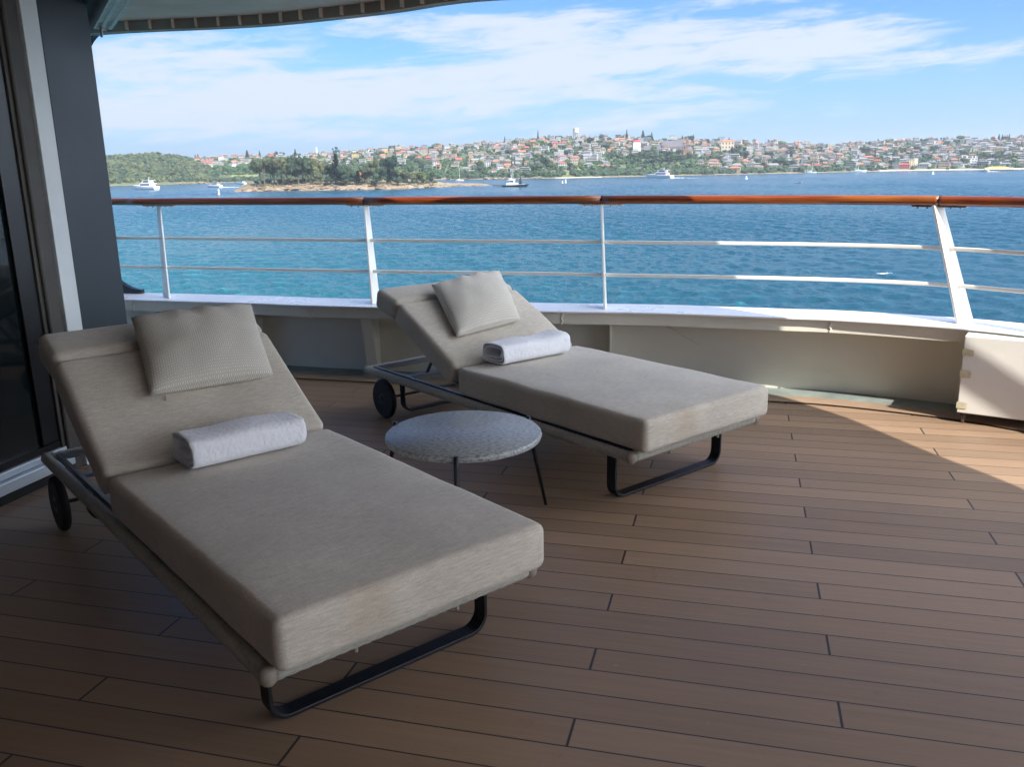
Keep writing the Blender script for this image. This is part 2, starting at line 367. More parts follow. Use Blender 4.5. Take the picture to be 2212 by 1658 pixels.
def rock_mat():
    m = bpy.data.materials.new('sandstone rock'); m.use_nodes = True; t = NT(m.node_tree); b = m.node_tree.nodes['Principled BSDF']
    g = t.n('ShaderNodeNewGeometry').outputs['Position']; n = t.noise(t.map(g, (.35, .35, 1.6)), 1, 6, .7, .6); n2 = t.noise(g, .09, 4, .6)
    c = t.mix(t.ramp(n, .36, .62), (.085, .055, .038, 1), (.36, .255, .155, 1)); c = t.mix(t.ramp(n2, .45, .65, 0, .6), c, (.30, .29, .24, 1))  # dark noise bands put crevice shade into the rock colour
    t.set(b.inputs['Base Color'], c); b.inputs['Roughness'].default_value = .9; t.set(b.inputs['Normal'], t.bump(n, .9, 1.2)); return m
M['rock'] = rock_mat()
def wall_mat():
    m = bpy.data.materials.new('house wall'); m.use_nodes = True; t = NT(m.node_tree); b = m.node_tree.nodes['Principled BSDF']
    c = t.n('ShaderNodeObjectInfo').outputs['Color']; n = t.noise(t.coord('Object'), .5, 4)
    k = t.ramp(n, .3, .7, .85, 1.1, False); t.set(b.inputs['Base Color'], t.mix(1.0, c, t.comb(k, k, k), 'MULTIPLY')); b.inputs['Roughness'].default_value = .8
    return m
M['wall'] = wall_mat(); M['win'] = mat('window glass', (.035, .045, .055), .15, var=.3, vs=.5); M['roof'] = mat('roof tiles', (.5, .5, .5), .85, objcol=True, var=.2, vs=.4)
M['hull'] = mat('boat gelcoat', (.78, .79, .80), .3, var=.04, vs=.5); M['navy'] = mat('dark boat hull', (.02, .03, .04), .4); M['redp'] = mat('red awning', (.45, .06, .04), .7)
M['foam'] = mat('boat wake foam', (.78, .83, .86), .8, var=.1, vs=.6)

# ================================================================== THE SHIP
COUT = catmull([(-5.2, 7.1, 0), (-4.0, 6.80, 0), (-2.76, 6.466, 0), (-1.78, 6.19, 0), (-1.19, 6.00, 0), (.19, 5.645, 0), (.92, 5.49, 0), (1.6, 5.27, 0), (2.0, 5.13, 0),
                (2.54, 4.82, 0), (2.83, 4.57, 0), (3.2, 4.12, 0), (3.6, 3.3, 0), (3.85, 2.2, 0), (3.95, .8, 0), (3.95, -1.5, 0)], 8)
gut_in = offset(COUT, .20); mar_in = offset(COUT, .35); sill_in = offset(COUT, .25)
# deck
pts = offset(COUT, -.006, 0)
poly = [(p.x, p.y) for p in pts]+[(3.9, -3.2), (-4.4, -3.2), (-5.2, 2.0)]
me = mesh([(x, y, 0) for x, y in poly], [tuple(range(len(poly)))[::-1]], M['deck']); link('deck', me, kind='structure')
strip(offset(COUT, -.004, .004), offset(COUT, .20, .004), M['gutter'], 'gutter_strip', kind='structure')
mb = MB(); mb.v = offset(COUT, .197, .008)+offset(COUT, .335, .008); n = len(COUT)
mb.f = [(i, i+n, i+1+n, i+1) for i in range(n-1)]; mb.mi = [0]*(n-1); mb.obj('margin_plank', M['margin'], kind='structure')
strip(offset(COUT, .335, .0085), offset(COUT, .341, .0085), M['black'], 'caulk_line', kind='structure')
# bulwark
SZ = .50
bw = empty('bulwark', (0, 0, 0), label='cream painted steel bulwark with flat white sill curving round the deck edge', cat='bulwark')
mb = MB(); mb.section(COUT, [(-.012, -.3), (0, -.3), (0, SZ-.012), (-.012, SZ-.012)]); mb.obj('side_plate', M['cream'], bw, smooth=False)
mb = MB(); mb.section(offset(COUT, .11, SZ-.012), [(-.165, 0), (.158, 0), (.158, .012), (-.165, .012)]); mb.obj('sill', M['sill'], bw, bevel=.003)
mb = MB(); mb.section(offset(COUT, .232, SZ-.0135), [(-.006, -.072), (.006, -.072), (.006, 0), (-.006, 0)]); mb.obj('fascia', M['cream'], bw)
def on_curve(C, x):
    for i in range(len(C)-1):
        if C[i].x <= x <= C[i+1].x:
            t = (x-C[i].x)/(C[i+1].x-C[i].x); p = C[i].lerp(C[i+1], t); d = (C[i+1]-C[i]).normalized(); return p, d
def on_y(C, y):
    for i in range(len(C)//2, len(C)-1):
        if C[i].y >= y >= C[i+1].y:
            t = (C[i].y-y)/(C[i].y-C[i+1].y); return C[i].lerp(C[i+1], t), (C[i+1]-C[i]).normalized()
def frame(p, d):                     # matrix: x along curve, y inboard
    n = Vector((d.y, -d.x, 0)); return Matrix(((d.x, n.x, 0, p.x), (d.y, n.y, 0, p.y), (0, 0, 1, p.z), (0, 0, 0, 1)))
for x, fl in ((-2.55, 1), (-1.80, 1), (-.92, 1), (.66, 0), (2.60, 0), (3.4, 1)):
    p, d = on_curve(COUT, x); T = frame(p, d); mb = MB()
    mb.add([T @ Vector(q) for q in [(-.005, .001, .012), (-.005, .12, .012), (-.005, .20, SZ-.014), (-.005, .001, SZ-.014), (.005, .001, .012), (.005, .12, .012), (.005, .20, SZ-.014), (.005, .001, SZ-.014)]],
           [(0, 1, 2, 3), (7, 6, 5, 4), (0, 4, 5, 1), (1, 5, 6, 2), (2, 6, 7, 3), (3, 7, 4, 0)])
    if fl: mb.add([T @ Vector(q) for q in [(-.04, .121, .012), (.04, .121, .012), (.04, .201, SZ-.014), (-.04, .201, SZ-.014), (-.04, .131, .012), (.04, .131, .012), (.04, .211, SZ-.014), (-.04, .211, SZ-.014)]],
                  [(0, 1, 2, 3), (7, 6, 5, 4), (0, 4, 5, 1), (1, 5, 6, 2), (2, 6, 7, 3), (3, 7, 4, 0)])
    mb.obj('stiffener', M['cream'], bw)
for x in (-2.66, -1.28, .37, 1.95):  # weld beads on the fascia
    p, d = on_curve(COUT, x); T = frame(p, d); mb = MB()
    mb.tube([T @ Vector((.006*math.sin(i*1.9),   .2405, SZ-.02-.068*i/6)) for i in range(7)], [.005, .006, .005, .0065, .005, .006, .0075], 8); mb.obj('weld_bead', M['cream'], bw, smooth=True)
p, d = on_curve(COUT, .95); T = frame(p, d); mb = MB()
mb.tube([T @ Vector((a, .004, z)) for a, z in ((0, .395), (.12, .335), (.24, .27), (.36, .215))], .005, 8); mb.obj('weld_bead', M['cream'], bw, smooth=True)
# railing
RB = catmull([(x*(1.068 if x < 1 else 1.0909), y*(1.068 if x < 1 else 1.0909), 1.165 if x < 1 else 1.16) for x, y in [(-4.3, 7.05), (-2.88, 6.47), (-2.48, 6.28), (-.93, 5.756), (.556, 5.282), (1.52, 4.86), (1.95, 4.61), (2.14, 4.46), (2.30, 4.31), (2.46, 4.10), (2.85, 3.3), (3.05, 2.0), (3.1, .5)]], 12)
rl = empty('ship_railing', (0, 0, 0), label='white steel deck railing with varnished wooden handrail following the bulwark', cat='railing')
def near_i(C, p): return min(range(len(C)), key=lambda i: (C[i].xy-Vector(p)).length)
cuts = [0, near_i(RB, (-.993, 6.147)), near_i(RB, (.594, 5.64)), near_i(RB, (2.356, 4.84)), len(RB)-1]
def handrail(P, parent):
    sec = []                          # flattened oval cap rail
    for j in range(20):
        q = 2*math.pi*j/20; c, s_ = math.cos(q), math.sin(q)
        sec.append((.042*abs(c)**.75*(1 if c > 0 else -1), .0275*abs(s_)**.75*(1 if s_ > 0 else -1)+.0))
    k = len(P); n = 20; v = []; uv = []; L = 0
    for i, p in enumerate(P):
        if i: L += (P[i]-P[i-1]).length
        t = (P[min(i+1, k-1)]-P[max(i-1, 0)]).normalized(); r = t.cross(Vector((0, 0, 1)))
        for a, b in sec: v.append(p+r*a+Vector((0, 0, b)))
        uv.append(L)
    f = [(i*n+j, (i+1)*n+j, (i+1)*n+(j+1) % n, i*n+(j+1) % n) for i in range(k-1) for j in range(n)]+[tuple(range(n)), tuple((k-1)*n+j for j in range(n-1, -1, -1))]
    me = mesh(v, f, M['wood'], True); ul = me.uv_layers.new(name='UVMap')
    for pl in me.polygons:
        for li, vi in zip(pl.loop_indices, pl.vertices): ul.data[li].uv = (uv[vi//n], (vi % n)/n)
    return link('handrail', me, parent)
for a, b in zip(cuts[:-1], cuts[1:]):
    P = [p.copy() for p in RB[a:b+1]]
    if a: P[0] = P[0]+(P[1]-P[0]).normalized()*.004
    handrail(P, rl)
    if a:
        mb = MB(); d = (RB[a+1]-RB[a-1]).normalized(); sec = [(.0435*math.cos(2*math.pi*j/20), .0290*math.sin(2*math.pi*j/20)) for j in range(20)]
        mb.section([RB[a]-d*.003, RB[a]+d*.003], sec); mb.obj('joint_ring', M['black'], rl)
posts = [((-2.49, 6.245), (-2.66, 6.72)), ((-.91, 5.80), (-.993, 6.147)), ((.60, 5.44), (.594, 5.64)), ((2.51, 4.71), (2.356, 4.84)), ((3.6, 2.95), (3.2, 3.0))]
HR = 1.165
def post_at(i, z):
    b, t_ = posts[i]; k = (z-SZ)/(HR-.03-SZ); return Vector((b[0]+(t_[0]-b[0])*k, b[1]+(t_[1]-b[1])*k, z))
for i, (b, t_) in enumerate(posts):
    ci = near_i(COUT, b); d = (COUT[ci+1]-COUT[ci-1]).normalized(); n_ = Vector((d.y, -d.x, 0))
    if i == 3: n_ = Vector((-.92, -.39, 0)); d = Vector((-n_.y, n_.x, 0))
    if i == 0: n_ = Vector((.62, -.78, 0)); d = Vector((-n_.y, n_.x, 0))
    A = post_at(i, SZ+.001); B = post_at(i, HR-.028); mb = MB(); w0, w1, th = (.065, .036, .006) if i != 3 else (.060, .036, .009)
    v = [A+n_*sx*w0+d*sy*th for sx in (-1, 1) for sy in (-1, 1)]+[B+n_*sx*w1+d*sy*th for sx in (-1, 1) for sy in (-1, 1)]
    mb.add(v, [(0, 1, 3, 2), (4, 6, 7, 5), (0, 4, 5, 1), (2, 3, 7, 6), (0, 2, 6, 4), (1, 5, 7, 3)])
    po = mb.obj('post', M['white'], rl, bevel=.002)
    ri = near_i(RB, t_); dd = (RB[ri+1]-RB[ri-1]).normalized(); nn = Vector((dd.y, -dd.x, 0)); c = RB[ri]
    mb = MB(); T = Matrix(((dd.x, nn.x, 0, c.x), (dd.y, nn.y, 0, c.y), (0, 0, 1, c.z), (0, 0, 0, 1)))
    mb.box(-.14, .14, -.022, .022, -.034, -.0275, T=T)
    for q in (-.11, -.06, .06, .11): mb.lathe([(.007, -.043), (.007, -.034)], 8, c=tuple(T @ Vector((q, .006, 0))))
    mb.obj('rail_bracket', M['steel'] if i == 3 else M['white'], rl)
for z in (.702, .903):
    K = [post_at(i, z) for i in range(5)]; K = [K[0]+(K[0]-K[1])*.9]+K
    C = catmull(K, 14); mb = MB(); mb.section(C, [(-.008, -.011), (.008, -.011), (.008, .011), (-.008, .011)]); mb.obj('mid_rail', M['white'], rl, bevel=.005)
# outer frame with rounded corners behind the column, part of the hull side
hf = empty('hull_frame', (0, 0, 0), label='dark steel opening frame with rounded corners behind the slate column', cat='frame')
pA = Vector((-3.05, 6.56, 0)); dA = (Vector((-2.0, 6.28, 0))-pA).normalized(); T = Matrix(((dA.x, dA.y, 0, pA.x), (dA.y, -dA.x, 0, pA.y), (0, 0, 1, 0), (0, 0, 0, 1)))
def fillet(z0, z1, r, x0, sign):      # corner plate: solid minus a quarter circle
    pl = [(x0-.5, z0), (x0, z0)] if sign > 0 else []
    arc = [(x0+r-r*math.cos(a), z0+(r-r*math.sin(a))*sign) for a in [math.pi/2*i/10 for i in range(11)]]
    p2 = [(x0-.05, z0-.03*sign), (x0+r, z0-.03*sign)]+[q for q in arc[::-1]]+[(x0-.05, z0+r*sign)]
    return p2
for z0, sg, r, nm in ((SZ+.03, 1, .30, 'lower_corner'), (2.36, -1, .26, 'upper_corner')):
    pl = fillet(z0, 0, r, 0.0 if sg > 0 else .06, sg); mb = MB()
    n = len(pl); v = [T @ Vector((x, y, z)) for y in (-.02, .02) for x, z in pl]
    mb.add(v, [tuple(range(n)), tuple(range(2*n-1, n-1, -1))]+[(i, (i+1) % n, n+(i+1) % n, n+i) for i in range(n)]); mb.obj(nm, M['blackframe'], hf)
mb = MB(); mb.box(-.5, .0, -.02, .02, SZ, 2.24, T=T); mb.obj('jamb', M['blackframe'], hf)
# overhang roof
RC = catmull([(-4.4, 6.5, 0), (-3.5, 6.22, 0), (-2.62, 5.99, 0), (-2.29, 5.91, 0), (-1.69, 5.82, 0), (-1.28, 5.69, 0), (-.645, 5.37, 0), (-.13, 5.04, 0), (.70, 4.93, 0), (1.50, 4.62, 0), (2.08, 3.99, 0),
              (2.60, 3.26, 0), (2.79, 2.90, 0), (2.90, 2.53, 0), (2.99, 2.23, 0), (3.14, 1.78, 0), (3.28, 1.0, 0), (3.35, -.2, 0), (3.35, -1.7, 0)], 6)
RZ = 2.25
rf = empty('deck_overhang', (0, 0, RZ), label='grey green painted underside of the deck above with ribbed curved edge', cat='ceiling')
rf_z = -RZ
inner = offset(RC, .0895); aft = [(3.2, -1.9), (.9, -2.6), (-1.2, -3.1), (-5.2, -3.25), (-5.4, 6.2)]
pl = [(p.x, p.y) for p in inner if p.y > -1.5]+aft
mb = MB(); mb.prism(pl, .0585, .10); mb.obj('soffit', M['soffit'], rf)
pl = [(p.x, p.y) for p in offset(RC, .02) if p.y > -1.5]+aft
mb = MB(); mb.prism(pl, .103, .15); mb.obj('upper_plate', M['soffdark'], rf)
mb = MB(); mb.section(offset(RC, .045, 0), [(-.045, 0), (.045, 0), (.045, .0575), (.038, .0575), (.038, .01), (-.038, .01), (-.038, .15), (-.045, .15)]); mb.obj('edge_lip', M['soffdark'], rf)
mb = MB(); mb.section(offset(RC, .09, 0), [(-.004, -.004), (.004, -.004), (.004, .0), (-.004, .0)]); mb.obj('edge_bead', M['soffit'], rf)
L = 0; nxt = 0; ribs = 0
for i in range(len(RC)-1):
    seg = (RC[i+1]-RC[i]).length
    while nxt <= L+seg and ribs < 96:
        p = RC[i].lerp(RC[i+1], (nxt-L)/seg); d = (RC[i+1]-RC[i]).normalized()
        if -3.0 < p.x < 2.0 and p.y > 3.2:
            T = frame(Vector((p.x, p.y, 0)), d); T2 = T @ Matrix.Rotation(R(8), 4, 'Z'); mb = MB(); mb.box(-.0025, .0025, .0905, .122, .004, .0580, T=T); mb.obj('rib', M['soffit'], rf); ribs += 1
        nxt += .152
    L += seg
# unseen pipe past the overhang edge, added to shade a band across the locker
ap = empty('shade_pipe', (0, 0, 2.25), label='unseen round pipe added outboard of the overhang edge to shade the locker', cat='pipe')
P = catmull([(3.12, 3.07, 0), (3.19, 3.0, 0), (3.54, 2.675, 0), (3.9, 2.32, 0), (4.25, 1.9, 0), (4.3, .3, 0)], 6)
mb = MB(); mb.tube(P, .034, 12); mb.obj('pipe', M['white'], ap, smooth=True)
for a, b in (((4.26, 1.5), (3.1, 1.4)), ((4.3, .4), (3.2, .4))):
    mb = MB(); mb.tube([(a[0], a[1], .02), (b[0], b[1], .07)], .012, 8); mb.obj('bracket', M['steel'], ap)
# wall side: door, pillars and column, all along one line
WD = Vector((.2535, .967, 0)).normalized(); WN = Vector((WD.y, -WD.x, 0))   # WN points onto the deck
W0 = Vector((-2.2, 3.6, 0))
def wl(u, zmid=1.0):                 # distance along the wall at which a photo column crosses it
    d = at_z(u, 1200, 0); k = d.x/d.y
    # W0 + s*WD = m*(k,1)
    return (k*W0.y-W0.x)/(WD.x-k*WD.y)
TW = Matrix(((WD.x, WN.x, 0, W0.x), (WD.y, WN.y, 0, W0.y), (0, 0, 1, 0), (0, 0, 0, 1)))
def kx(y0, x): return (x*W0.y*1.0-W0.x)/(WD.x-x*WD.y)
sL = kx(0, -.5430); sB = kx(0, -.5192); sW = kx(0, -.5005); sC = kx(0, -.4478)
mb = MB(); mb.box(sW, sC, -.30, 0, 0, RZ+.02, T=TW); mb.obj('column', M['column'], bevel=.004, label='tall slate blue painted steel column between glass door and railing', cat='column')
mb = MB(); mb.box(sB+.002, sW-.0015, -.2, -.001, 0, RZ+.02, T=TW); mb.obj('trim_strip', M['palegrey'], bevel=.003, label='pale grey vertical trim strip beside the slate column', cat='trim')
mb = MB(); mb.box(sL, sB-.006, -.22, -.012, 0, RZ+.02, T=TW); mb.tube([TW @ Vector((sL+.03, -.006, 0)), TW @ Vector((sL+.03, -.006, RZ))], .012, 8)
mb.obj('door_pillar', M['taupe'], bevel=.012, label='taupe rounded pillar at the edge of the dark glass door', cat='pillar')
gd = empty('glass_door', tuple(W0), math.atan2(WD.y, WD.x), label='dark glass sliding door with aluminium floor track at left edge', cat='door')
s0 = -7.0; TL = Matrix.Identity(4)
def gbox(nm, m, *a, bevel=0, mir=True):
    x0, x1, y0, y1, z0, z1 = a; mb = MB(); mb.box(x0, x1, -y1, -y0, z0, z1); return mb.obj(nm, m, gd, bevel=bevel)
gbox('pane', M['glass'], s0, sL-.10, -.05, -.04, .17, 2.2)
gbox('frame', M['blackframe'], sL-.10, sL-.003, -.10, -.022, .17, 2.24, bevel=.004)
gbox('threshold', M['blackframe'], s0, sL-.004, -.14, -.02, .135, .168)
gbox('floor_track', M['track'], s0, sL+.02, -.12, -.006, .10, .133, bevel=.004)
gbox('floor_track', M['track'], s0, sL+.03, -.12, .022, .045, .097, bevel=.004)
gbox('kick_strip', M['blackframe'], s0, sL+.03, -.12, .012, 0, .043)
gbox('frame', M['blackframe'], -1.9, -1.78, -.06, -.03, .17, 2.2)
mb = MB(); mb.box(-7.2, sC-.05, -.9, -.32, 0, 2.24, T=TW); mb.obj('cabin_wall', M['blackframe'], label='dark superstructure wall behind the glass door', cat='wall')
mb = MB(); mb.box(-5.6, 4.2, -3.45, -3.3, 0, 2.24); mb.obj('aft_wall', M['column'], label='slate superstructure wall closing the deck behind the camera', cat='wall')
# cable tray at the top of the column
ct = empty('cable_tray', (0, 0, 0), label='perforated metal cable tray with ribbed hose under the ceiling beside the column', cat='cable tray')
a0 = at_z(222, 60, 2.21); a1 = at_z(262, -6, 2.21); dt = (a1-a0).normalized(); nt = Vector((dt.y, -dt.x, 0))
T = Matrix(((dt.x, nt.x, 0, a0.x), (dt.y, nt.y, 0, a0.y), (0, 0, 1, 2.21), (0, 0, 0, 1)))
mb = MB(); L_ = 1.9; n = int(L_/.055)
sd = 1 if nt.x > 0 else -1           # perforated strip: cross bars and three stringers
for y0 in (-.055, -.006, .036): mb.box(-.05, L_, y0, y0+.020, 0, .003, T=T)
for i in range(n+1): mb.box(-.05+i*.055, -.05+i*.055+.020, -.0349, .0359, .0005, .0025, T=T)
mb.box(-.05, L_, .0565, .060, 0, .03, T=T); mb.obj('perforated_tray', M['tray'], ct)
mb = MB(); pth = []; rr = []
yo = -.085 if sd > 0 else .10
for i in range(220):
    x = -.02+i*.0075; pth.append(T @ Vector((x, yo, -.005))); rr.append(.036+.008*max(0, math.sin(i*.0075/.045*2*math.pi)))
mb.tube(pth, rr, 14); mb.obj('ribbed_hose', M['hose'], ct, smooth=True)
mb = MB(); mb.tube([T @ Vector((.02, .01, -.002)), T @ Vector((.0, .012, -.05))], .009, 8); mb.obj('bolt', M['steel'], ct)
# locker by the right-hand bulwark
A = Vector((2.386, 4.461, 0)); B = Vector((2.651, 4.286, 0)); d = (B-A).normalized(); T = Matrix(((d.x, -d.y, 0, A.x), (d.y, d.x, 0, A.y), (0, 0, 1, 0), (0, 0, 0, 1)))
lk = empty('deck_locker', tuple(A), math.atan2(d.y, d.x), label='long white locker box with taped edges standing against the bulwark at right', cat='locker')
mb = MB(); mb.box(0, 1.5, 0, .135, .06, SZ-.022); mb.obj('body', M['white'], lk, bevel=.004)
for x, z, w, h, sk in ((.0, .375, .05, .035, 0), (.0, .255, .045, .04, .006), (.0, .085, .045, .035, -.004)):
    mb = MB(); n = 7; v = []
    for i in range(n):
        zz = z+h*i/(n-1); v += [(-.0015, -.0018, zz), (w+sk*math.sin(i*2.3), -.0018, zz+.004*math.sin(i*1.7))]
    mb.add(v, [(2*i, 2*i+1, 2*i+3, 2*i+2) for i in range(n-1)]); mb.add([(q[0] if q[0] > 0 else -.0045, q[1]-.001, q[2]) for q in v], [(2*i+2, 2*i+3, 2*i+1, 2*i) for i in range(n-1)]); mb.obj('tape', M['tape'], lk)
for x in (.03, 1.45):
    mb = MB(); mb.lathe([(.010, 0), (.012, .01), (.019, .0595)], 14, c=(x, .03, 0)); mb.obj('foot', M['rubber'], lk, smooth=True)

# ================================================================== FURNITURE
def cushion(path, width, thick, r=.028, nx=0, y0=0, puff=.006, seed=0, capr=None):
    """soft cushion: rounded section swept along path points (x,z) of its top face; grows downwards; lateral y0..y0+width"""
    path = [Vector((x, z)) for x, z in path]
    L = [0]
    for a, b in zip(path, path[1:]): L.append(L[-1]+(b-a).length)
    tot = L[-1]; capr = capr or r
    st = [capr*(1-math.cos(math.pi/2*i/5)) for i in range(5)]+[capr+(tot-2*capr)*i/26 for i in range(27)]
    st += [tot-q for q in st[:5][::-1]]
    def P(s):
        s = min(max(s, 0), tot)
        for i in range(len(path)-1):
            if s <= L[i+1]+1e-9:
                k = (s-L[i])/(L[i+1]-L[i]); p = path[i].lerp(path[i+1], k); t = (path[i+1]-path[i]).normalized(); break
        # smooth tangent around knots
        a = P0(s-.03); b = P0(s+.03); t = (b-a).normalized()
        return p, t
    def P0(s):
        s = min(max(s, 0), tot)
        for i in range(len(path)-1):
            if s <= L[i+1]+1e-9: return path[i].lerp(path[i+1], (s-L[i])/(L[i+1]-L[i]))
    sec = []; ny = 22; nz = 6; ns = 5
    def rr(w, h, r):
        out = []
        for cx, cz, a0 in ((w/2-r, h/2-r, 0), (-w/2+r, h/2-r, 90), (-w/2+r, -h/2+r, 180), (w/2-r, -h/2+r, 270)):
            arc = [(cx+r*math.cos(R(a0+90*i/ns)), cz+r*math.sin(R(a0+90*i/ns))) for i in range(ns+1)]
            if out:
                x0, z0 = out[-1]; x1, z1 = arc[0]; m = ny if abs(x1-x0) > abs(z1-z0) else nz
                out += [(x0+(x1-x0)*i/m, z0+(z1-z0)*i/m) for i in range(1, m)]
            out += arc
        x0, z0 = out[-1]; x1, z1 = out[0]; out += [(x0+(x1-x0)*i/nz, z0+(z1-z0)*i/nz) for i in range(1, nz)]
        return out
    v = []; n = None
    for s in st:
        e = 0
        dd = min(s, tot-s)
        if dd < capr: e = capr-math.sqrt(max(0, capr**2-(capr-dd)**2))
        e = min(e, thick/2-.006); q = rr(width-2*e, thick-2*e, max(r-e*.7, .006)); n = len(q); p, t = P(s); nv = Vector((-t.y, t.x))
        if nv.y < 0: nv = -nv
        for y, z in q:
            kx_ = 1-abs(2*s/tot-1)**4; ky = 1-abs(2*y/width)**4
            bz = puff*kx_*ky*(1 if z > 0 else -.3)
            nn = noise.noise(Vector((s*5+seed, y*5, z*4)))*.004
            w3 = p+nv*(z-thick/2+bz+nn); v.append(Vector((w3.x, y0+width/2+y*(1+puff*.8*kx_*(1-abs(2*z/thick)**2)), w3.y)))
    k = len(st)
    f = [(i*n+j, i*n+(j+1) % n, (i+1)*n+(j+1) % n, (i+1)*n+j) for i in range(k-1) for j in range(n)]
    f += [tuple(range(n-1, -1, -1)), tuple((k-1)*n+j for j in range(n))]
    return v, f
def wrapped(mb, a, b, r, pitch=.03, amp=.05):
    a, b = Vector(a), Vector(b); L = (b-a).length; n = int(L/pitch*4); pts = []; rr = []
    for i in range(n+1):
        pts.append(a.lerp(b, i/n)); rr.append(r*(1+amp*(1 if i % 4 in (1, 2) else -.35)))
    mb.tube(pts, rr, 14)
def lounger(loc, rz, ang, hang, label):
    t = empty('sun_lounger', loc, rz, label=label, cat='sun lounger', group='sun loungers on the deck')
    WW = .828; zt = .410; th = .140; Ls = 1.275
    v, f = cushion([(0.004, zt), (Ls*.5, zt), (Ls, zt)], WW, th, .026, seed=loc[0]*9); o = link('seat_cushion', mesh(v, f, M['fabric'], True), t)
    sm = .595; hl = .232; sx, sz = -sm*math.cos(ang), zt+sm*math.sin(ang)
    v, f = cushion([(-.004, zt+.002), (sx*.5, (zt+sz)/2), (sx, sz)], WW, .125, .026, seed=3+loc[0], capr=.034); link('back_cushion', mesh(v, f, M['fabric'], True), t)
    v, f = cushion([(sx-.003, sz+.002), (sx-hl*math.cos(hang), sz+hl*math.sin(hang))], WW, .118, .028, seed=5+loc[0], capr=.038); link('head_cushion', mesh(v, f, M['fabric'], True), t)
    zu = .2405; TH = -.915; TF = 1.195; r = .022
    fr = MB()
    for y in (.004, WW-.004): wrapped(fr, (TH, y, zu), (TF, y, zu), r)
    wrapped(fr, (TF, .02, zu), (TF, WW-.02, zu), r*1.02, .034, .04); wrapped(fr, (TH, .02, zu), (TH, WW-.02, zu), r*.9)
    fr.obj('frame_tube', M['strap'], t, smooth=True)
    for y in (.004, WW-.004):
        mb = MB(); mb.lathe([(.004, -.026), (.014, -.024), (.021, -.016), (.024, 0), (.021, .016), (.014, .024), (.004, .026)], 16)
        o = mb.obj('end_cap', M['knob'], t, smooth=True, loc=(TF+.004, y, zu))
        mb = MB(); mb.lathe([(.004, -.024), (.014, -.022), (.022, 0), (.014, .022), (.004, .024)], 14); mb.obj('end_cap', M['knob'], t, smooth=True, loc=(TH, y, zu))
    mb = MB()
    for y in (.036, WW-.052): mb.box(TH+.03, TF-.03, y, y+.016, zu-.004, zu+.020)
    mb.box(TH+.026, TH+.042, .053, WW-.053, zu-.004, zu+.020); mb.box(-.62, -.58, .053, WW-.053, zu-.012, zu+.004); mb.box(.3, .34, .053, WW-.053, zu-.012, zu+.004)
    mb.obj('inner_rail', M['alu'], t)
    mb = MB()                        # slatted bed under the cushions
    for i in range(13): mb.box(.03+i*.088, .03+i*.088+.05, .053, WW-.053, zu+.012, zu+.020)
    mb.obj('slat_bed', M['fabric2'], t)
    # back panel and strut
    mb = MB(); c, s_ = math.cos(ang), math.sin(ang)
    v = []
    for q in (.0, .70):
        for y in (.06, WW-.06):
            for h in (.130, .146): v.append((-q*c-h*s_*-1*-1, y, zt+q*s_-h*c))
    mb.add(v, [(0, 1, 3, 2), (4, 6, 7, 5), (0, 4, 5, 1), (2, 3, 7, 6), (0, 2, 6, 4), (1, 5, 7, 3)]); mb.obj('back_panel', M['alu'], t)
    for y in (.22, WW-.22):
        mb = MB(); q = .42; a = (-q*c-.146*s_, y, zt+q*s_-.148*c); mb.tube([a, (-.60, y, zu)], .009, 8); mb.obj('support_strut', M['alu'], t)
    def loop(x, name, m, zb=.007, y0=.062, w=.052):
        y1 = WW-y0; rr = .055; pts = [(y0, zu-.012), (y0, zb+rr)]
        pts += [(y0+rr-rr*math.cos(R(a)), zb+rr-rr*math.sin(R(a))) for a in (15, 30, 45, 60, 75, 90)]
        pts += [(y1-rr+rr*math.sin(R(a)), zb+rr-rr*math.cos(R(a))) for a in (0, 15, 30, 45, 60, 75, 90)]+[(y1, zu-.012)]
        mb = MB(); n = len(pts); v = []
        for i, p in enumerate(pts):
            a = Vector(pts[max(i-1, 0)]); b = Vector(pts[min(i+1, n-1)]); tt = (b-a).normalized(); nn = Vector((-tt.y, tt.x))
            for dx, dn in ((-w/2, -.006), (w/2, -.006), (w/2, .006), (-w/2, .006)): v.append((x+dx, p[0]+nn.x*dn, p[1]+nn.y*dn))
        f = [(i*4+j, (i+1)*4+j, (i+1)*4+(j+1) % 4, i*4+(j+1) % 4) for i in range(n-1) for j in range(4)]+[(0, 1, 2, 3), ((n-1)*4+3, (n-1)*4+2, (n-1)*4+1, (n-1)*4)]
        mb.add(v, f); o = mb.obj(name, m, t, bevel=.0025); return o
    loop(1.035, 'leg_frame', M['black']); loop(-.64, 'leg_frame', M['black'], zb=.03, y0=.075, w=.04)
    for y in (-.016, WW+.016):
        wh = empty('wheel', (-.69, y, .113)); wh.parent = t
        mb = MB(); mb.lathe([(.088, -.016), (.104, -.016), (.111, -.010), (.113, 0), (.111, .010), (.104, .016), (.088, .016)], 40)
        o = mb.obj('tyre', M['tyre'], wh, smooth=False); shade_auto(o); o.rotation_euler = (R(90), 0, 0)
        mb = MB(); mb.lathe([(.087, -.012), (.02, -.017), (.018, .017), (.087, .012)], 32); o = mb.obj('hub', M['black'], wh); o.rotation_euler = (R(90), 0, 0); shade_auto(o)
    mb = MB(); mb.tube([(-.69, .004, .113), (-.69, WW-.004, .113)], .008, 8); mb.obj('axle', M['black'], t)
    for y in (.24, .56):
        mb = MB(); mb.lathe([(.006, -.035), (.006, -.02)], 8); mb.obj('strap_button', M['knob'], t, loc=(TF+.002, y, zu))
    return t
NEAR = ((-1.361, 2.725, 0), -.873, .576, .30); FAR = ((-.281, 4.237, 0), -.8907, .473, .25)
lounger(*NEAR, label='nearest sun lounger with beige cushions and wheels, beside the glass door')
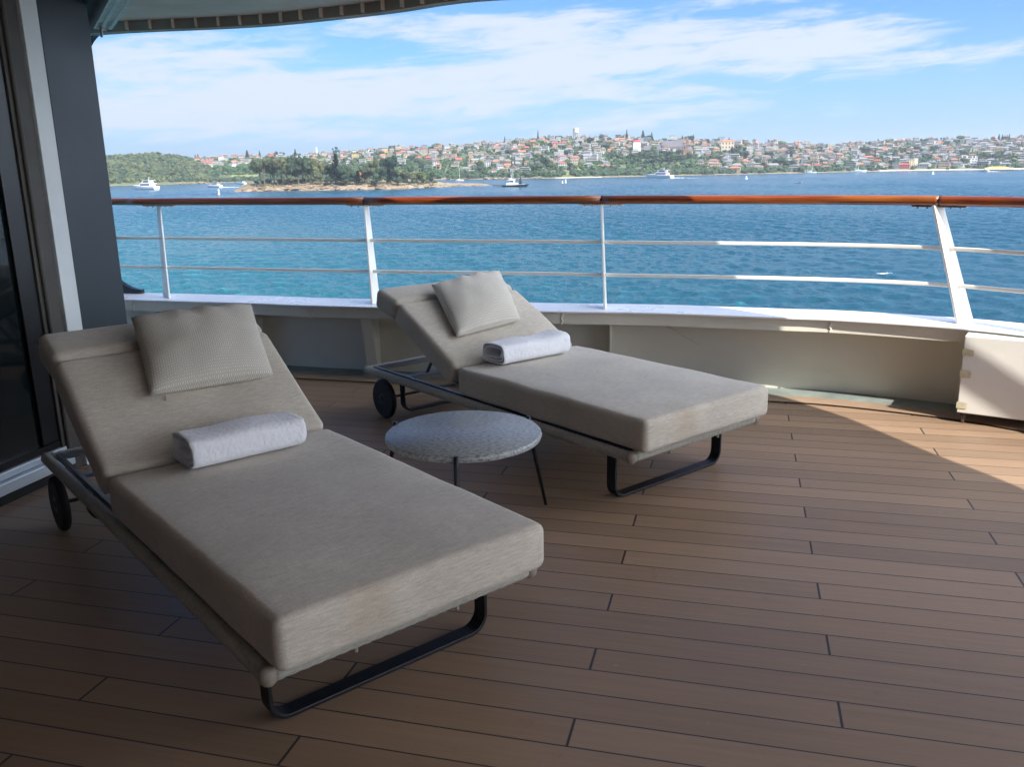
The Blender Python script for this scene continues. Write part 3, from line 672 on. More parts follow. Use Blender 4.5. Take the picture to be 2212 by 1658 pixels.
lounger(*FAR, label='sun lounger with beige cushions standing next to the railing behind the round table')
def tloc(ps): return Matrix.Translation(ps[0]) @ Matrix.Rotation(ps[1], 4, 'Z')
def pillow(ps, corners, label, thick=.084, seed=0):
    """corners: BL, BR, TR, TL as (distance up the back, lateral)"""
    ang = ps[2]; c, s_ = math.cos(ang), math.sin(ang); T = tloc(ps); N = 34; v = []; f = []; uv = []
    (b0, b1, t1, t0) = corners
    cen = Vector(((b0[0]+t1[0])/2, (b0[1]+t1[1])/2))
    for side in (1, -1):
        for i in range(N+1):
            for j in range(N+1):
                a, b = i/N, j/N; x, y = 2*a-1, 2*b-1
                pin = .018                      # edges bow inwards between the corners
                xa = x*(1-pin*(1-y*y)); yb = y*(1-pin*1.3*(1-x*x))
                A, Bq = (xa+1)/2, (yb+1)/2
                sp = (b0[0]*(1-A)+b1[0]*A)*(1-Bq)+(t0[0]*(1-A)+t1[0]*A)*Bq; la = (b0[1]*(1-A)+b1[1]*A)*(1-Bq)+(t0[1]*(1-A)+t1[1]*A)*Bq
                prof = (max(0, (1-x*x))*max(0, (1-y*y))  )**.46
                h = thick*prof
                if side > 0:
                    h += .010*math.exp(-((1-b)/.20)**2)*prof**.3*math.sin(a*24+seed+2.2*math.sin(b*5+seed))*(.35+.65*math.exp(-((a-.45)/.28)**2))
                    h += .008*noise.noise(Vector((a*4+seed, b*4, 1)))*prof
                    h += .006*math.exp(-((1-a)/.12)**2)*prof**.4*math.sin(b*26+seed)
                else: h = -min(h, .030)
                lift = .034+.016*b           # a little lean away from the slope at the top edge
                hh = h+lift; P = Vector((-sp*c+hh*s_, la, .408+sp*s_+hh*c)); v.append(P); uv.append((a*1.35, b))
    n1 = (N+1)**2
    for q, k in ((0, 1), (n1, -1)):
        for i in range(N):
            for j in range(N):
                a = q+i*(N+1)+j; fc = (a, a+N+1, a+N+2, a+1); f.append(fc if k > 0 else fc[::-1])
    o0 = T @ v[n1//2]; v = [T @ p-o0 for p in v]
    me = mesh(v, f, M['pillow'], True); ul = me.uv_layers.new(name='UVMap')
    for pl in me.polygons:
        for li, vi in zip(pl.loop_indices, pl.vertices): ul.data[li].uv = uv[vi]
    bm = bmesh.new(); bm.from_mesh(me); bmesh.ops.remove_doubles(bm, verts=bm.verts, dist=.0005); bmesh.ops.recalc_face_normals(bm, faces=bm.faces); bm.to_mesh(me); bm.free()
    me.polygons.foreach_set('use_smooth', [True]*len(me.polygons))
    return link('pillow', me, None, tuple(o0), label=label, cat='pillow', group='pillows on the loungers')
p1 = pillow(NEAR, ((.300, .245), (.290, .725), (.71, .805), (.715, .31)), 'square beige patterned pillow leaning on the backrest of the nearest lounger', seed=1.3)
mb = MB(); mb.tube([(0, 0, 0), (.002, -.004, -.012), (.0, -.007, -.024)], [.0025, .003, .002], 8); q = tloc(NEAR) @ Vector((-.285*math.cos(.576), .30, .408+.285*math.sin(.576)+.026))
o = mb.obj('zip_pull', M['knob'], p1); o.location = q-p1.location
pillow(FAR, ((.195, .125), (.250, .600), (.715, .775), (.650, .245)), 'square beige patterned pillow lying tilted on the backrest of the lounger by the railing', seed=4.1)
def towel(ps, x1, y0, y1, label, seed=0, rot=0.0, x0=-.018, h=.125):
    w = x1-x0; T = tloc(ps); ns = 64; turns = 2.45; v = []; K = 26
    cl = []
    for i in range(ns+1):
        q = i/ns; th = 2*math.pi*turns*q; a = w/2-.0065-.0150*th/(2*math.pi); b = h/2-.0065-.0150*th/(2*math.pi); th0 = th+R(200)
        cs, sn = math.cos(th0), math.sin(th0); e = .52
        cl.append(Vector((a*abs(cs)**e*(1 if cs > 0 else -1), b*abs(sn)**e*(1 if sn > 0 else -1))))
    ring = []
    for i, p in enumerate(cl):
        t = (cl[min(i+1, ns)]-cl[max(i-1, 0)]).normalized(); nn = Vector((t.y, -t.x)); ring.append((p, nn))
    L = y1-y0; cy = (y0+y1)/2; n = 2*(ns+1)
    st = [0, .004, .012]+[.02+(L-.04)*i/(K-1) for i in range(K)]+[L-.012, L-.004, L]
    for s in st:
        e = 0; dd = min(s, L-s)
        tk = .0052 if dd > .015 else .0052*math.sqrt(max(.12, 1-((.015-dd)/.015)**2))
        for side in (1, -1):
            seq = ring if side > 0 else ring[::-1]
            for (p, nn) in seq:
                q = p+nn*tk*side
                sag = .006*math.sin(s*9+seed)+.004*math.sin(s*23+seed*2)
                up = (q.y/h+.5)
                wob = noise.noise(Vector((q.x*9+seed, s*8, q.y*14)))*.006
                endp = .010*noise.noise(Vector((q.x*20, q.y*40, seed+(5 if s > L/2 else 0))))*(1 if s > L/2 else -1)*max(0, 1-dd/.03)
                v.append(Vector((q.x+wob, s-L/2+endp, max(.0015, q.y+h/2+up*sag+wob*.6*up+up*.012*(s/L-.4)))))
    k = len(st); f = [(i*n+j, i*n+(j+1) % n, (i+1)*n+(j+1) % n, (i+1)*n+j) for i in range(k-1) for j in range(n)]
    for b_ in (0, (k-1)*n):
        for j in range(ns): 
            q = (b_+j, b_+j+1, b_+n-2-j, b_+n-1-j); f.append(q if b_ else q[::-1])
    me = mesh(v, f, M['towel'], True); o = link('folded_towel', me, None, label=label, cat='towel', group='folded towels on the loungers')
    bm = bmesh.new(); bm.from_mesh(me); bmesh.ops.recalc_face_normals(bm, faces=bm.faces); bm.to_mesh(me); bm.free(); me.polygons.foreach_set('use_smooth', [True]*len(me.polygons))
    o.matrix_world = T @ Matrix.Translation(((x0+x1)/2, cy, .411)) @ Matrix.Rotation(rot, 4, 'Z')
    sd = o.modifiers.new('s', 'SUBSURF'); sd.levels = sd.render_levels = 2
    tx = bpy.data.textures.new('pile', 'CLOUDS'); tx.noise_scale = .011; tx.noise_depth = 2
    dm = o.modifiers.new('d', 'DISPLACE'); dm.texture = tx; dm.strength = .0035; dm.mid_level = .5; dm.texture_coords = 'LOCAL'
    return o
towel(NEAR, .200, .230, .645, 'rolled white terry towel on the seat of the nearest lounger', 1.0)
towel(FAR, .190, .175, .615, 'rolled white terry towel on the lounger by the railing', 2.2, -.02)
# table
tb = empty('side_table', (-.19, 3.19, 0), label='round granite side table on thin black legs between the two loungers', cat='side table')
mb = MB(); mb.lathe([(.285, .372), (.298, .376), (.302, .386), (.300, .395), (.295, .400)], 96); o = mb.obj('table_top', M['granite'], tb); shade_auto(o, 50)
mb = MB()
for a in (35, 155, 268):
    c, s_ = math.cos(R(a)), math.sin(R(a)); mb.tube([(.02*c, .02*s_, .360), (.30*c, .30*s_, .366)], .007, 8)
mb.obj('under_frame', M['black'], tb)
for a in (35, 155, 268):
    c, s_ = math.cos(R(a)), math.sin(R(a)); mb = MB()
    mb.tube([(.309*c, .309*s_, .405), (.312*c, .312*s_, .37), (.325*c, .325*s_, .30), (.395*c, .395*s_, .0)], [.009, .010, .009, .0065], 12)
    mb.add([Vector((.31*c, .31*s_, .368))+Vector((-s_, c, 0))*.004*sg+Vector(q) for sg in (-1, 1) for q in ((0, 0, 0), (-.04*c, -.04*s_, 0), (.006*c, .006*s_, -.05))], [(0, 1, 2), (5, 4, 3), (0, 3, 4, 1), (1, 4, 5, 2), (2, 5, 3, 0)])
    mb.obj('leg', M['black'], tb, smooth=True)

# ================================================================== THE HARBOUR
WZ = -23.0; CH = HC-WZ
random.seed(7)
def bearing(u):
    d = ray(u, 380); return math.atan2(d.x, d.y)
def lerp_tab(tab, x):
    if x <= tab[0][0]: return tab[0][1]
    for (a, b), (c, d) in zip(tab, tab[1:]):
        if x <= c: return b+(d-b)*(x-a)/(c-a)
    return tab[-1][1]
def zat(u, v, D): return at_d(u, v, D).z
import numpy as np
def water_mesh():
    rng = np.random.default_rng(4)
    az = np.concatenate([np.arange(-180, -40, 5), np.linspace(-40, 40, 1101), np.arange(45, 181, 5)])*math.pi/180
    r = np.concatenate([[1, 30, 60, 85], 100*np.exp(np.linspace(0, math.log(14), 1150)), [1700, 2500, 5000, 12000, 60000]])
    A, Rr = np.meshgrid(az, r); X = np.sin(A)*Rr; Y = np.cos(A)*Rr; Z = np.zeros_like(X)
    wd = R(20)                        # direction the chop runs towards
    for i in range(64):
        lam = float(np.exp(rng.uniform(np.log(1.0), np.log(17.0)))); th = wd+rng.normal(0, .65); k = 2*math.pi/lam; amp = .0105*lam**.92*rng.uniform(.5, 1.2)
        if lam > 9: amp *= .45
        ph = rng.uniform(0, 6.28); P = k*(X*math.cos(th)+Y*math.sin(th))+ph
        fade = np.clip((lam*260-Rr)/(lam*130), 0, 1)
        Z += amp*fade*(1-2*np.abs(np.sin(P/2))**.85 if i % 2 else np.sin(P))
    gust = .75+.35*np.sin(X*.021+Y*.008+1)*np.sin(Y*.013-X*.006)
    Z *= gust*np.clip((Rr-60)/40, 0, 1)*np.clip((R(40)-np.abs(A))/R(2), 0, 1)*np.clip((1600-Rr)/500, .15, 1)*(Rr < 1500)
    nr, na = X.shape; V = np.stack([X, Y, Z+WZ], -1).reshape(-1, 3)
    i, j = np.meshgrid(np.arange(nr-1), np.arange(na-1), indexing='ij'); a = (i*na+j).ravel(); Fq = np.stack([a, a+1, a+na+1, a+na], -1)[:, ::-1]
    me = bpy.data.meshes.new('water'); me.vertices.add(len(V)); me.vertices.foreach_set('co', V.ravel().astype('f'))
    me.loops.add(Fq.size); me.loops.foreach_set('vertex_index', Fq.ravel().astype('i')); me.polygons.add(len(Fq))
    me.polygons.foreach_set('loop_start', (np.arange(len(Fq))*4).astype('i')); me.polygons.foreach_set('use_smooth', np.ones(len(Fq), bool)); me.update(calc_edges=True); me.materials.append(M['water'])
    return me
link('water', water_mesh(), kind='structure')
# ---- mainland: shoreline and skyline surveyed by bearing (u) and elevation (v)
SHORE = [(-900, 420), (245, 401), (480, 395), (700, 391), (946, 388.5), (1216, 385), (1479, 379), (1725, 374), (1930, 369.3), (2212, 365.5), (3200, 350)]
SKYL = [(-900, 352), (245, 348), (416, 345), (562, 340), (708, 335), (825, 325), (946, 319), (1092, 310), (1189, 302), (1261, 299), (1431, 303), (1504, 307), (1725, 314), (1796, 315.5), (1917, 308.5), (2039, 303), (2212, 304), (3200, 300)]
def d_shore(u): return CH/(-(ray(u, lerp_tab(SHORE, u)).z)/math.hypot(*ray(u, lerp_tab(SHORE, u)).xy))
DEPTH = 620.0
def prof(s): return s**.88
def land_pt(u, s):
    vs = lerp_tab(SHORE, u); vk = lerp_tab(SKYL, u); D = d_shore(u)+s*DEPTH
    return at_d(u, vs+(vk-vs)*prof(s), D)
us = [-900+20*i for i in range(206)]; rows = [-.02, 0, .012, .03, .06, .1]+[.15+.05*i for i in range(18)]+[1.06, 1.2, 1.5]
vv = []
for s in rows:
    for u in us:
        if s < 0: p = at_d(u, lerp_tab(SHORE, u), d_shore(u)-12); p.z = WZ-1.5
        elif s <= 1.0: p = land_pt(u, s)
        else:
            q = land_pt(u, 1.0); k = (math.hypot(q.x, q.y)+(s-1)*DEPTH)/math.hypot(q.x, q.y); p = Vector((q.x*k, q.y*k, q.z-(s-1)*70))
        if 0 < s <= 1: p.z += noise.noise(Vector((p.x*.01, p.y*.01, 0)))*2.0*min(1, s*8)
        p.z = max(p.z, WZ-1.5) if s < 0 else p.z
        vv.append(p)
n = len(us); ff = [(i*n+j, i*n+j+1, (i+1)*n+j+1, (i+1)*n+j) for i in range(len(rows)-1) for j in range(n-1)]
mi = []
for i in range(len(rows)-1):
    for j in range(n-1):
        u = us[j]
        if i == 0: mi.append(1)
        elif i == 1: mi.append(2 if (u > 1880 or 1195 < u < 1290) else 1)
        elif i in (2,): mi.append(2 if u > 1880 else 1 if (u < 520 or 1600 < u < 1760) and random.random() < .6 else 0)
        elif 4 <= i <= 9 and 1200 < u < 1245: mi.append(3)
        elif 5 <= i <= 7 and 490 < u < 560: mi.append(3)
        else: mi.append(0)
link('terrain', mesh(vv, ff, [M['land'], M['rock'], M['sand'], M['grass']], False, mi), kind='structure')

# ---- foliage shapes (real size in metres, unit crowns scaled per tree)
def blob_verts(mb, c, r, sub=1, jit=.25, seed=0, flat=1.0, m=0):
    bm = bmesh.new(); bmesh.ops.create_icosphere(bm, subdivisions=sub, radius=1)
    v = []
    for q in bm.verts:
        k = 1+jit*noise.noise(Vector((q.co.x*1.9+seed, q.co.y*1.9, q.co.z*1.9)))*2+random.uniform(-.08, .08)
        v.append(Vector(c)+Vector((q.co.x*r*k, q.co.y*r*k, q.co.z*r*k*flat)))
    f = [tuple(a.index for a in p.verts) for p in bm.faces]; bm.free(); mb.add(v, f, m)
def leaves(mb, c, r, n, size, m=0, shell=.5, flat=1.0):
    for _ in range(n):
        d = Vector((random.gauss(0, 1), random.gauss(0, 1), random.gauss(0, 1))).normalized(); q = r*(shell+(1-shell)*random.random()**.6)
        p = Vector(c)+Vector((d.x*q, d.y*q, d.z*q*flat)); a = Vector((random.gauss(0, 1), random.gauss(0, 1), random.gauss(0, 1))).normalized(); b = a.cross(d+a*.01).normalized(); s = size*random.uniform(.6, 1.3)
        mb.add([p-a*s-b*s*.5, p+a*s-b*s*.6, p+a*s*.6+b*s*.7, p-a*s*.8+b*s*.5], [(0, 1, 2, 3)], m)
def crown_round(seed, dens=1.0, wide=1.0, loose=1.0, core=.62):
    random.seed(seed); mb = MB(); blobs = []
    for i in range(random.randint(7, 10)):
        a = random.uniform(0, 6.28); rr = random.uniform(.12, .42)*wide; z = random.uniform(.42, .86); r = random.uniform(.14, .25)*loose
        blobs.append((Vector((rr*math.cos(a), rr*math.sin(a), z)), r))
    for c, r in blobs:
        blob_verts(mb, c, r*core, 1 if dens < 2 else 2, .3, random.random()*9, .8); leaves(mb, c, r, int(46*dens), .045/dens**.4, shell=.55, flat=.8)
    return mb.me([M['leaf'], M['trunk']])
def crown_pine(seed, tiers=13, w=.26):
    random.seed(seed); mb = MB(); mb.tube([(0, 0, .0), (0, 0, .98)], [.018, .004], 6, 1)
    for i in range(tiers):
        z = .14+.84*i/tiers; r = w*(1-(i/tiers)**1.3)+.025; nb = 7
        for k in range(nb):
            a = 6.28*k/nb+random.uniform(-.3, .3)+i; rr = r*random.uniform(.72, 1.1); dz = random.uniform(.01, .035)
            dx, dy = math.cos(a), math.sin(a); q = Vector((-dy, dx, 0))
            for j in range(4):
                t0, t1 = j/4, (j+1)/4; wd = .044+.014*j
                c0 = Vector((dx*rr*t0, dy*rr*t0, z+dz*t0*2)); c1 = Vector((dx*rr*t1, dy*rr*t1, z+dz*t1*2))
                mb.add([c0-q*wd, c0+q*wd, c1+q*wd*.8, c1-q*wd*.8], [(0, 1, 2, 3)]); mb.add([c0-Vector((0, 0, .022)), c0+Vector((0, 0, .018)), c1+Vector((0, 0, .014)), c1-Vector((0, 0, .022))], [(0, 1, 2, 3)])
    return mb.me([M['leaf'], M['trunk']])
def crown_column(seed):
    random.seed(seed); mb = MB()
    for i in range(9): blob_verts(mb, (random.uniform(-.02, .02), random.uniform(-.02, .02), .1+.1*i), .10*(1-(i/9-.3)**2), 1, .3, random.random()*9, 1.1); leaves(mb, (0, 0, .1+.1*i), .12, 24, .03)
    return mb.me([M['leaf'], M['trunk']])
def crown_palm(seed):
    random.seed(seed); mb = MB()
    for k in range(26):
        a = random.uniform(0, 6.28); up = random.uniform(-.15, .9); L = random.uniform(.28, .38); P = [Vector((0, 0, .68))]
        for j in range(1, 6):
            t = j/5; P.append(Vector((math.cos(a)*L*t, math.sin(a)*L*t, .68+up*L*t-.42*L*t*t*1.6)))
        q = Vector((-math.sin(a), math.cos(a), 0))
        for j in range(5): mb.add([P[j]-q*.035, P[j]+q*.035, P[j+1]+q*.03, P[j+1]-q*.03], [(0, 1, 2, 3)])
    return mb.me([M['leaf'], M['trunk']])
def trunk_me(h=.5, r=.03, limbs=3, seed=0):
    random.seed(seed); mb = MB(); mb.tube([(0, 0, -.03), (.01, 0, h*.5), (0, .01, h)], [r*1.4, r, r*.7], 7)
    for i in range(limbs):
        a = 6.28*i/limbs+seed; mb.tube([(0, 0, h*.7), (.12*math.cos(a), .12*math.sin(a), h+.08), (.26*math.cos(a), .26*math.sin(a), h+.22)], [r*.6, r*.4, r*.15], 5)
    return mb.me([M['trunk']])
ROUND = [crown_round(11+i) for i in range(6)]; LOOSE = [crown_round(31+i, .8, 1.15, .85) for i in range(4)]
PINE = [crown_pine(50+i, 13+i, .30+.03*(i % 3)) for i in range(4)]; COLUMN = [crown_column(70)]; PALM = [crown_palm(80)]
NEARR = [crown_round(90+i, 2.6, 1.0, 1.12, .80) for i in range(5)]; TR = trunk_me(.55, .028, 4); TRP = trunk_me(.7, .028, 0)
def far_me(seed):
    random.seed(seed); mb = MB()
    for i in range(6):
        a = random.uniform(0, 6.28); rr = random.uniform(.05, .34); z = random.uniform(.35, .75); blob_verts(mb, (rr*math.cos(a), rr*math.sin(a), z), random.uniform(.16, .28), 1, .35, random.random()*9, .85)
    for i in range(4):
        a = random.uniform(0, 6.28); leaves(mb, (.2*math.cos(a), .2*math.sin(a), .55), .36, 22, .05)
    mb.tube([(0, 0, -.1), (0, 0, .45)], [.03, .02], 5, 1)
    return mb.me([M['leaf'], M['trunk']])
FARR = [far_me(200+i) for i in range(8)]
GREEN = dict(dark=(.022, .045, .026), mid=(.045, .075, .032), light=(.085, .115, .040), olive=(.075, .085, .040), blue=(.030, .055, .042), isl_olive=(.085, .095, .048), isl_mid=(.058, .082, .040), isl_dark=(.026, .046, .030))
TREES = []                            # (object, kind words, group, zone, u)
def zone(u):
    for lim, nm in ((480, 'beside the bush headland'), (700, "behind the island's left"), (880, "behind the island's middle"), (1040, "behind the island's right"),
                    (1160, 'behind the workboat'), (1236, 'left of the water tower'), (1355, 'right of the water tower'), (1400, 'by the red-capped tower'),
                    (1500, 'around the sandstone school'), (1620, 'right of the school'), (1720, 'left of the crane'), (1810, 'right of the crane'), (1960, 'left of the cream tower'),
                    (2070, 'right of the cream tower'), (2120, 'by the white mansion'), (9999, 'at far right end')):
        if u < lim: return nm
def tier(s): return 'near the water' if s < .16 else 'low on slope' if s < .36 else 'mid slope' if s < .62 else 'high on slope' if s < .88 else 'on the ridge'
def tree(kind, u, s=None, h=12, w=None, col='mid', pos=None, zn=None, grp=None, words=None, parts=False):
    p = pos if pos is not None else land_pt(u, s); w = w or h
    col3 = GREEN[col]; j = random.uniform(.8, 1.25); c = (col3[0]*j*random.uniform(.85, 1.15), col3[1]*j, col3[2]*j*random.uniform(.85, 1.15), 1)
    lib = dict(round=FARR, bushy=LOOSE, pine=PINE, column=COLUMN, palm=PALM, near=NEARR, dense=ROUND)[kind]; m = random.choice(lib)
    if parts:
        t = empty('tree' if kind != 'pine' else 'pine_tree', p, random.uniform(0, 6.28)); t.scale = (w, w, h)
        k = link('trunk', TR if kind != 'palm' else TRP, t); o = link('crown', m, t); o.color = c; t.name = {'pine': 'pine_tree', 'palm': 'palm_tree'}.get(kind, 'tree')
    else:
        t = link({'pine': 'pine_tree', 'palm': 'palm_tree', 'column': 'cypress_tree'}.get(kind, 'tree'), m, None, tuple(p-Vector((0, 0, .06*h))), random.uniform(0, 6.28)); t.scale = (w, w, h); t.color = c
    kn = {'pine': 'tall tiered pine', 'palm': 'palm tree', 'column': 'narrow cypress', 'near': 'tree', 'dense': 'tree', 'round': 'tree', 'bushy': 'tree'}[kind]
    cn = {'isl_olive': 'olive green', 'isl_mid': 'green', 'isl_dark': 'dark green', 'dark': 'dark green', 'mid': 'green', 'light': 'light green', 'olive': 'olive green', 'blue': 'blue green'}[col]
    t['category'] = 'tree'; t['group'] = grp or 'trees on the far hillside'
    TREES.append((t, words or (cn+' '+kn), zn or (tier(s)+' '+zone(u)), u)); return t
ORD = ['first', 'second', 'third', 'fourth', 'fifth', 'sixth', 'seventh', 'eighth', 'ninth', 'tenth', 'eleventh', 'twelfth', 'thirteenth', 'fourteenth', 'fifteenth', 'sixteenth', 'seventeenth', 'eighteenth', 'nineteenth', 'twentieth']
def label_all(lst):
    g = {}
    for t in lst: g.setdefault((t[1], t[2]), []).append(t)
    for (a, b), q in g.items():
        q.sort(key=lambda t: t[3])
        for i, t in enumerate(q):
            t[0]['label'] = (a+' '+b) if len(q) == 1 else (('leftmost ' if i == 0 else 'rightmost ' if i == len(q)-1 else (ORD[i] if i < 20 else 'number %d' % (i+1))+' from left ')+a+' '+b)

# ---- skyline pines and other trees one can tell apart
random.seed(5)
for u, vt, h, w, k, c in [(1162, 281, 18, 9, 'pine', 'dark'), (1090, 294, 15, 7, 'pine', 'dark'), (856, 312, 15, 13, 'bushy', 'dark'), (1354, 279, 17, 10, 'pine', 'dark'), (1389, 281, 19, 15, 'pine', 'dark'), (1408, 285, 16, 11, 'pine', 'dark'),
        (1474, 292, 14, 9, 'pine', 'dark'), (1490, 288, 22, 20, 'dense', 'dark'), (1498, 290, 22, 9, 'column', 'dark'), (1575, 296, 15, 8, 'pine', 'blue'), (1664, 301, 10, 11, 'bushy', 'dark'), (1897, 299, 11, 9, 'pine', 'dark'),
        (2047, 295, 9, 9, 'pine', 'dark'), (2159, 289, 14, 10, 'pine', 'dark'), (2166, 290, 13, 9, 'pine', 'dark'), (2181, 289, 13, 10, 'pine', 'dark'), (533, 324, 20, 18, 'pine', 'mid'), (560, 325, 14, 9, 'pine', 'blue'), (637, 321, 15, 10, 'pine', 'blue'),
        (427, 332, 13, 8, 'pine', 'blue'), (421, 333, 12, 8, 'pine', 'blue'), (1247, 298, 9, 16, 'dense', 'dark'), (1180, 291, 11, 14, 'bushy', 'dark'), (1205, 291, 10, 18, 'dense', 'mid'), (1340, 292, 12, 18, 'dense', 'mid'), (1398, 289, 15, 18, 'dense', 'dark'),
        (580, 327, 8, 4, 'palm', 'dark'), (603, 326, 11, 20, 'bushy', 'dark'), (724, 316, 16, 14, 'bushy', 'blue'), (946, 309, 11, 22, 'bushy', 'dark'), (1516, 299, 12, 12, 'dense', 'dark'), (1548, 300, 9, 7, 'palm', 'dark'), (1850, 306, 9, 7, 'pine', 'dark'), (2030, 297, 8, 9, 'bushy', 'dark')]:
    D = d_shore(u)+DEPTH*.97; p = at_d(u, vt+ (352-352), D); g = land_pt(u, .97); hh = max(p.z-g.z+1, h); pos = Vector((p.x, p.y, p.z-hh)); tree(k, u, .97, hh*1.04, w*1.15, c, pos=pos+Vector((0, 0, .3)))
for u, s, h, w, k, c in [(1105, .22, 24, 10, 'column', 'dark'), (1112, .2, 26, 11, 'column', 'dark'), (1130, .2, 22, 10, 'column', 'dark'), (1170, .16, 26, 40, 'dense', 'mid'), (1155, .1, 18, 26, 'dense', 'mid'), (1330, .36, 22, 26, 'dense', 'mid'), (1370, .3, 24, 30, 'dense', 'mid'),
        (1395, .34, 22, 30, 'dense', 'dark'), (1420, .28, 24, 34, 'dense', 'mid'), (1450, .26, 22, 30, 'dense', 'mid'), (1440, .42, 20, 28, 'dense', 'mid'), (1475, .3, 22, 30, 'dense', 'dark'), (1498, .38, 20, 26, 'dense', 'mid'), (1590, .5, 26, 22, 'dense', 'dark'), (1605, .38, 24, 20, 'dense', 'dark'),
        (1690, .14, 20, 30, 'dense', 'dark'), (1680, .2, 18, 24, 'dense', 'mid'), (1862, .55, 20, 26, 'dense', 'dark'), (1878, .56, 18, 20, 'dense', 'dark'), (1890, .42, 22, 14, 'column', 'dark'), (1990, .1, 20, 26, 'dense', 'mid'), (2003, .12, 22, 22, 'dense', 'mid'), (2140, .2, 24, 30, 'dense', 'mid'),
        (2128, .28, 20, 24, 'dense', 'mid'), (2155, .3, 18, 24, 'dense', 'dark'), (2020, .5, 18, 22, 'dense', 'mid'), (2190, .24, 18, 26, 'olive' and 'dense', 'olive'), (1925, .12, 15, 16, 'dense', 'dark'), (1948, .5, 18, 18, 'dense', 'mid')]:
    tree(k, u, s, h, w, c)

# ---- houses
def facade(mb, x0, x1, y, z0, z1, nx, nz, T=None, ww=.6, wh=.55, out=-.06, band=False):
    w = (x1-x0)/nx; h = (z1-z0)/nz
    for k in range(nz):
        if band:
            mb.add([(x0+.5, y+out, z0+h*(k+.28)), (x1-.5, y+out, z0+h*(k+.28)), (x1-.5, y+out, z0+h*(k+.82)), (x0+.5, y+out, z0+h*(k+.82))], [(0, 1, 2, 3)], 1); continue
        for i in range(nx):
            cx = x0+w*(i+.5); cz = z0+h*(k+.52)
            mb.add([(cx-w*ww/2, y+out, cz-h*wh/2), (cx+w*ww/2, y+out, cz-h*wh/2), (cx+w*ww/2, y+out, cz+h*wh/2), (cx-w*ww/2, y+out, cz+h*wh/2)], [(0, 1, 2, 3)], 1)
def side_win(mb, x, y0, y1, z0, z1, ny, nz, sgn):
    w = (y1-y0)/ny; h = (z1-z0)/nz
    for k in range(nz):
        for i in range(ny):
            cy = y0+w*(i+.5); cz = z0+h*(k+.52); q = [(x+.06*sgn, cy-w*.28, cz-h*.28), (x+.06*sgn, cy+w*.28, cz-h*.28), (x+.06*sgn, cy+w*.28, cz+h*.28), (x+.06*sgn, cy-w*.28, cz+h*.28)]
            mb.add(q if sgn > 0 else q[::-1], [(0, 1, 2, 3)], 1)
def hip(w, d, z, h, o=.6, gable=False, ridge=.45):
    a, b = w/2+o, d/2+o; r = a*ridge if not gable else a
    v = [(-a, -b, z), (a, -b, z), (a, b, z), (-a, b, z), (-r, 0, z+h), (r, 0, z+h), (-a, -b, z-.25), (a, -b, z-.25), (a, b, z-.25), (-a, b, z-.25)]
    return v, [(0, 1, 5, 4), (1, 2, 5), (2, 3, 4, 5), (3, 0, 4), (6, 7, 1, 0), (7, 8, 2, 1), (8, 9, 3, 2), (9, 6, 0, 3), (9, 8, 7, 6)]
HV = []
def mk(w, d, fl, roof, band=False, step=0, nx=4, terrace=False):
    h = fl*3.0; mb = MB(); mb.box(-w/2, w/2, -d/2, d/2, -7, h); facade(mb, -w/2, w/2, -d/2, 0, h, nx, fl, band=band); side_win(mb, w/2, -d/2, d/2, 0, h, 2, fl, 1); side_win(mb, -w/2, -d/2, d/2, 0, h, 2, fl, -1)
    if band:
        for k in range(1, fl+1): mb.box(-w/2-.2, w/2+.2, -d/2-1.5, -d/2-.1, k*3-.25 if k < fl else k*3-.3, k*3.0+(.75 if k < fl else .1))
        mb.box(-w/2-.2, w/2+.2, -d/2-1.5, -d/2-.1, -.5, .7)
    if step: mb.box(-w/2-step, -w/2, -d/2+1.5, d/2-.5, -7, h-3); facade(mb, -w/2-step, -w/2, -d/2+1.5, 0, h-3, 1, fl-1 if fl > 1 else 1)
    rb = MB()
    if roof == 'flat': rb.box(-w/2-.3, w/2+.3, -d/2-.3, d/2+.3, h+.02, h+.5)
    elif roof == 'hip': rb.add(*hip(w, d, h+.25, min(w, d)*.28))
    elif roof == 'gable': rb.add(*hip(w, d, h+.25, min(w, d)*.36, gable=True))
    elif roof == 'front':
        v, f = hip(d, w, h+.25, w*.34, gable=True); rb.add([(-y, x, z) for x, y, z in v], f)
        mb.add([(-w/2, -d/2, h), (w/2, -d/2, h), (0, -d/2, h+w*.30)], [(0, 1, 2)])
    if roof in ('hip', 'gable') and step: rb.add([(x-w/2-step/2, y+.5, z) for x, y, z in hip(step, d-2, h-3+.25, 1.6)[0]], hip(step, d-2, h-3+.25, 1.6)[1])
    if roof != 'flat': rb.box(w*.2, w*.2+.9, -.5, .5, h+.5, h+min(w, d)*.36+.8)
    HV.append((mb.me([M['wall'], M['win']]), rb.me([M['roof']]), w, fl, roof, band))
mk(14, 10, 2, 'hip'); mk(11, 9, 2, 'hip', step=4, nx=3); mk(16, 9, 2, 'flat', band=True); mk(12, 9, 3, 'flat', band=True); mk(12, 9, 2, 'front', nx=3); mk(15, 9, 2, 'gable', nx=5); mk(10, 9, 2, 'gable', nx=3); mk(18, 10, 3, 'flat', band=True, step=5)
mk(13, 10, 3, 'hip', nx=4); mk(9, 8, 2, 'hip', nx=2); mk(20, 10, 2, 'hip', nx=6, step=5); mk(14, 10, 4, 'flat', nx=5); mk(17, 10, 1, 'hip', nx=5); mk(11, 9, 3, 'front', nx=3)
WALLC = dict(white=(.55, .54, .51), cream=(.48, .39, .27), grey=(.34, .34, .34), sandy=(.48, .37, .25), brick=(.28, .12, .08), yellow=(.58, .42, .18), pale=(.40, .40, .39))
WALLN = dict(white='white', cream='cream', grey='grey', sandy='sandy', brick='red brick', yellow='yellow', pale='pale grey')
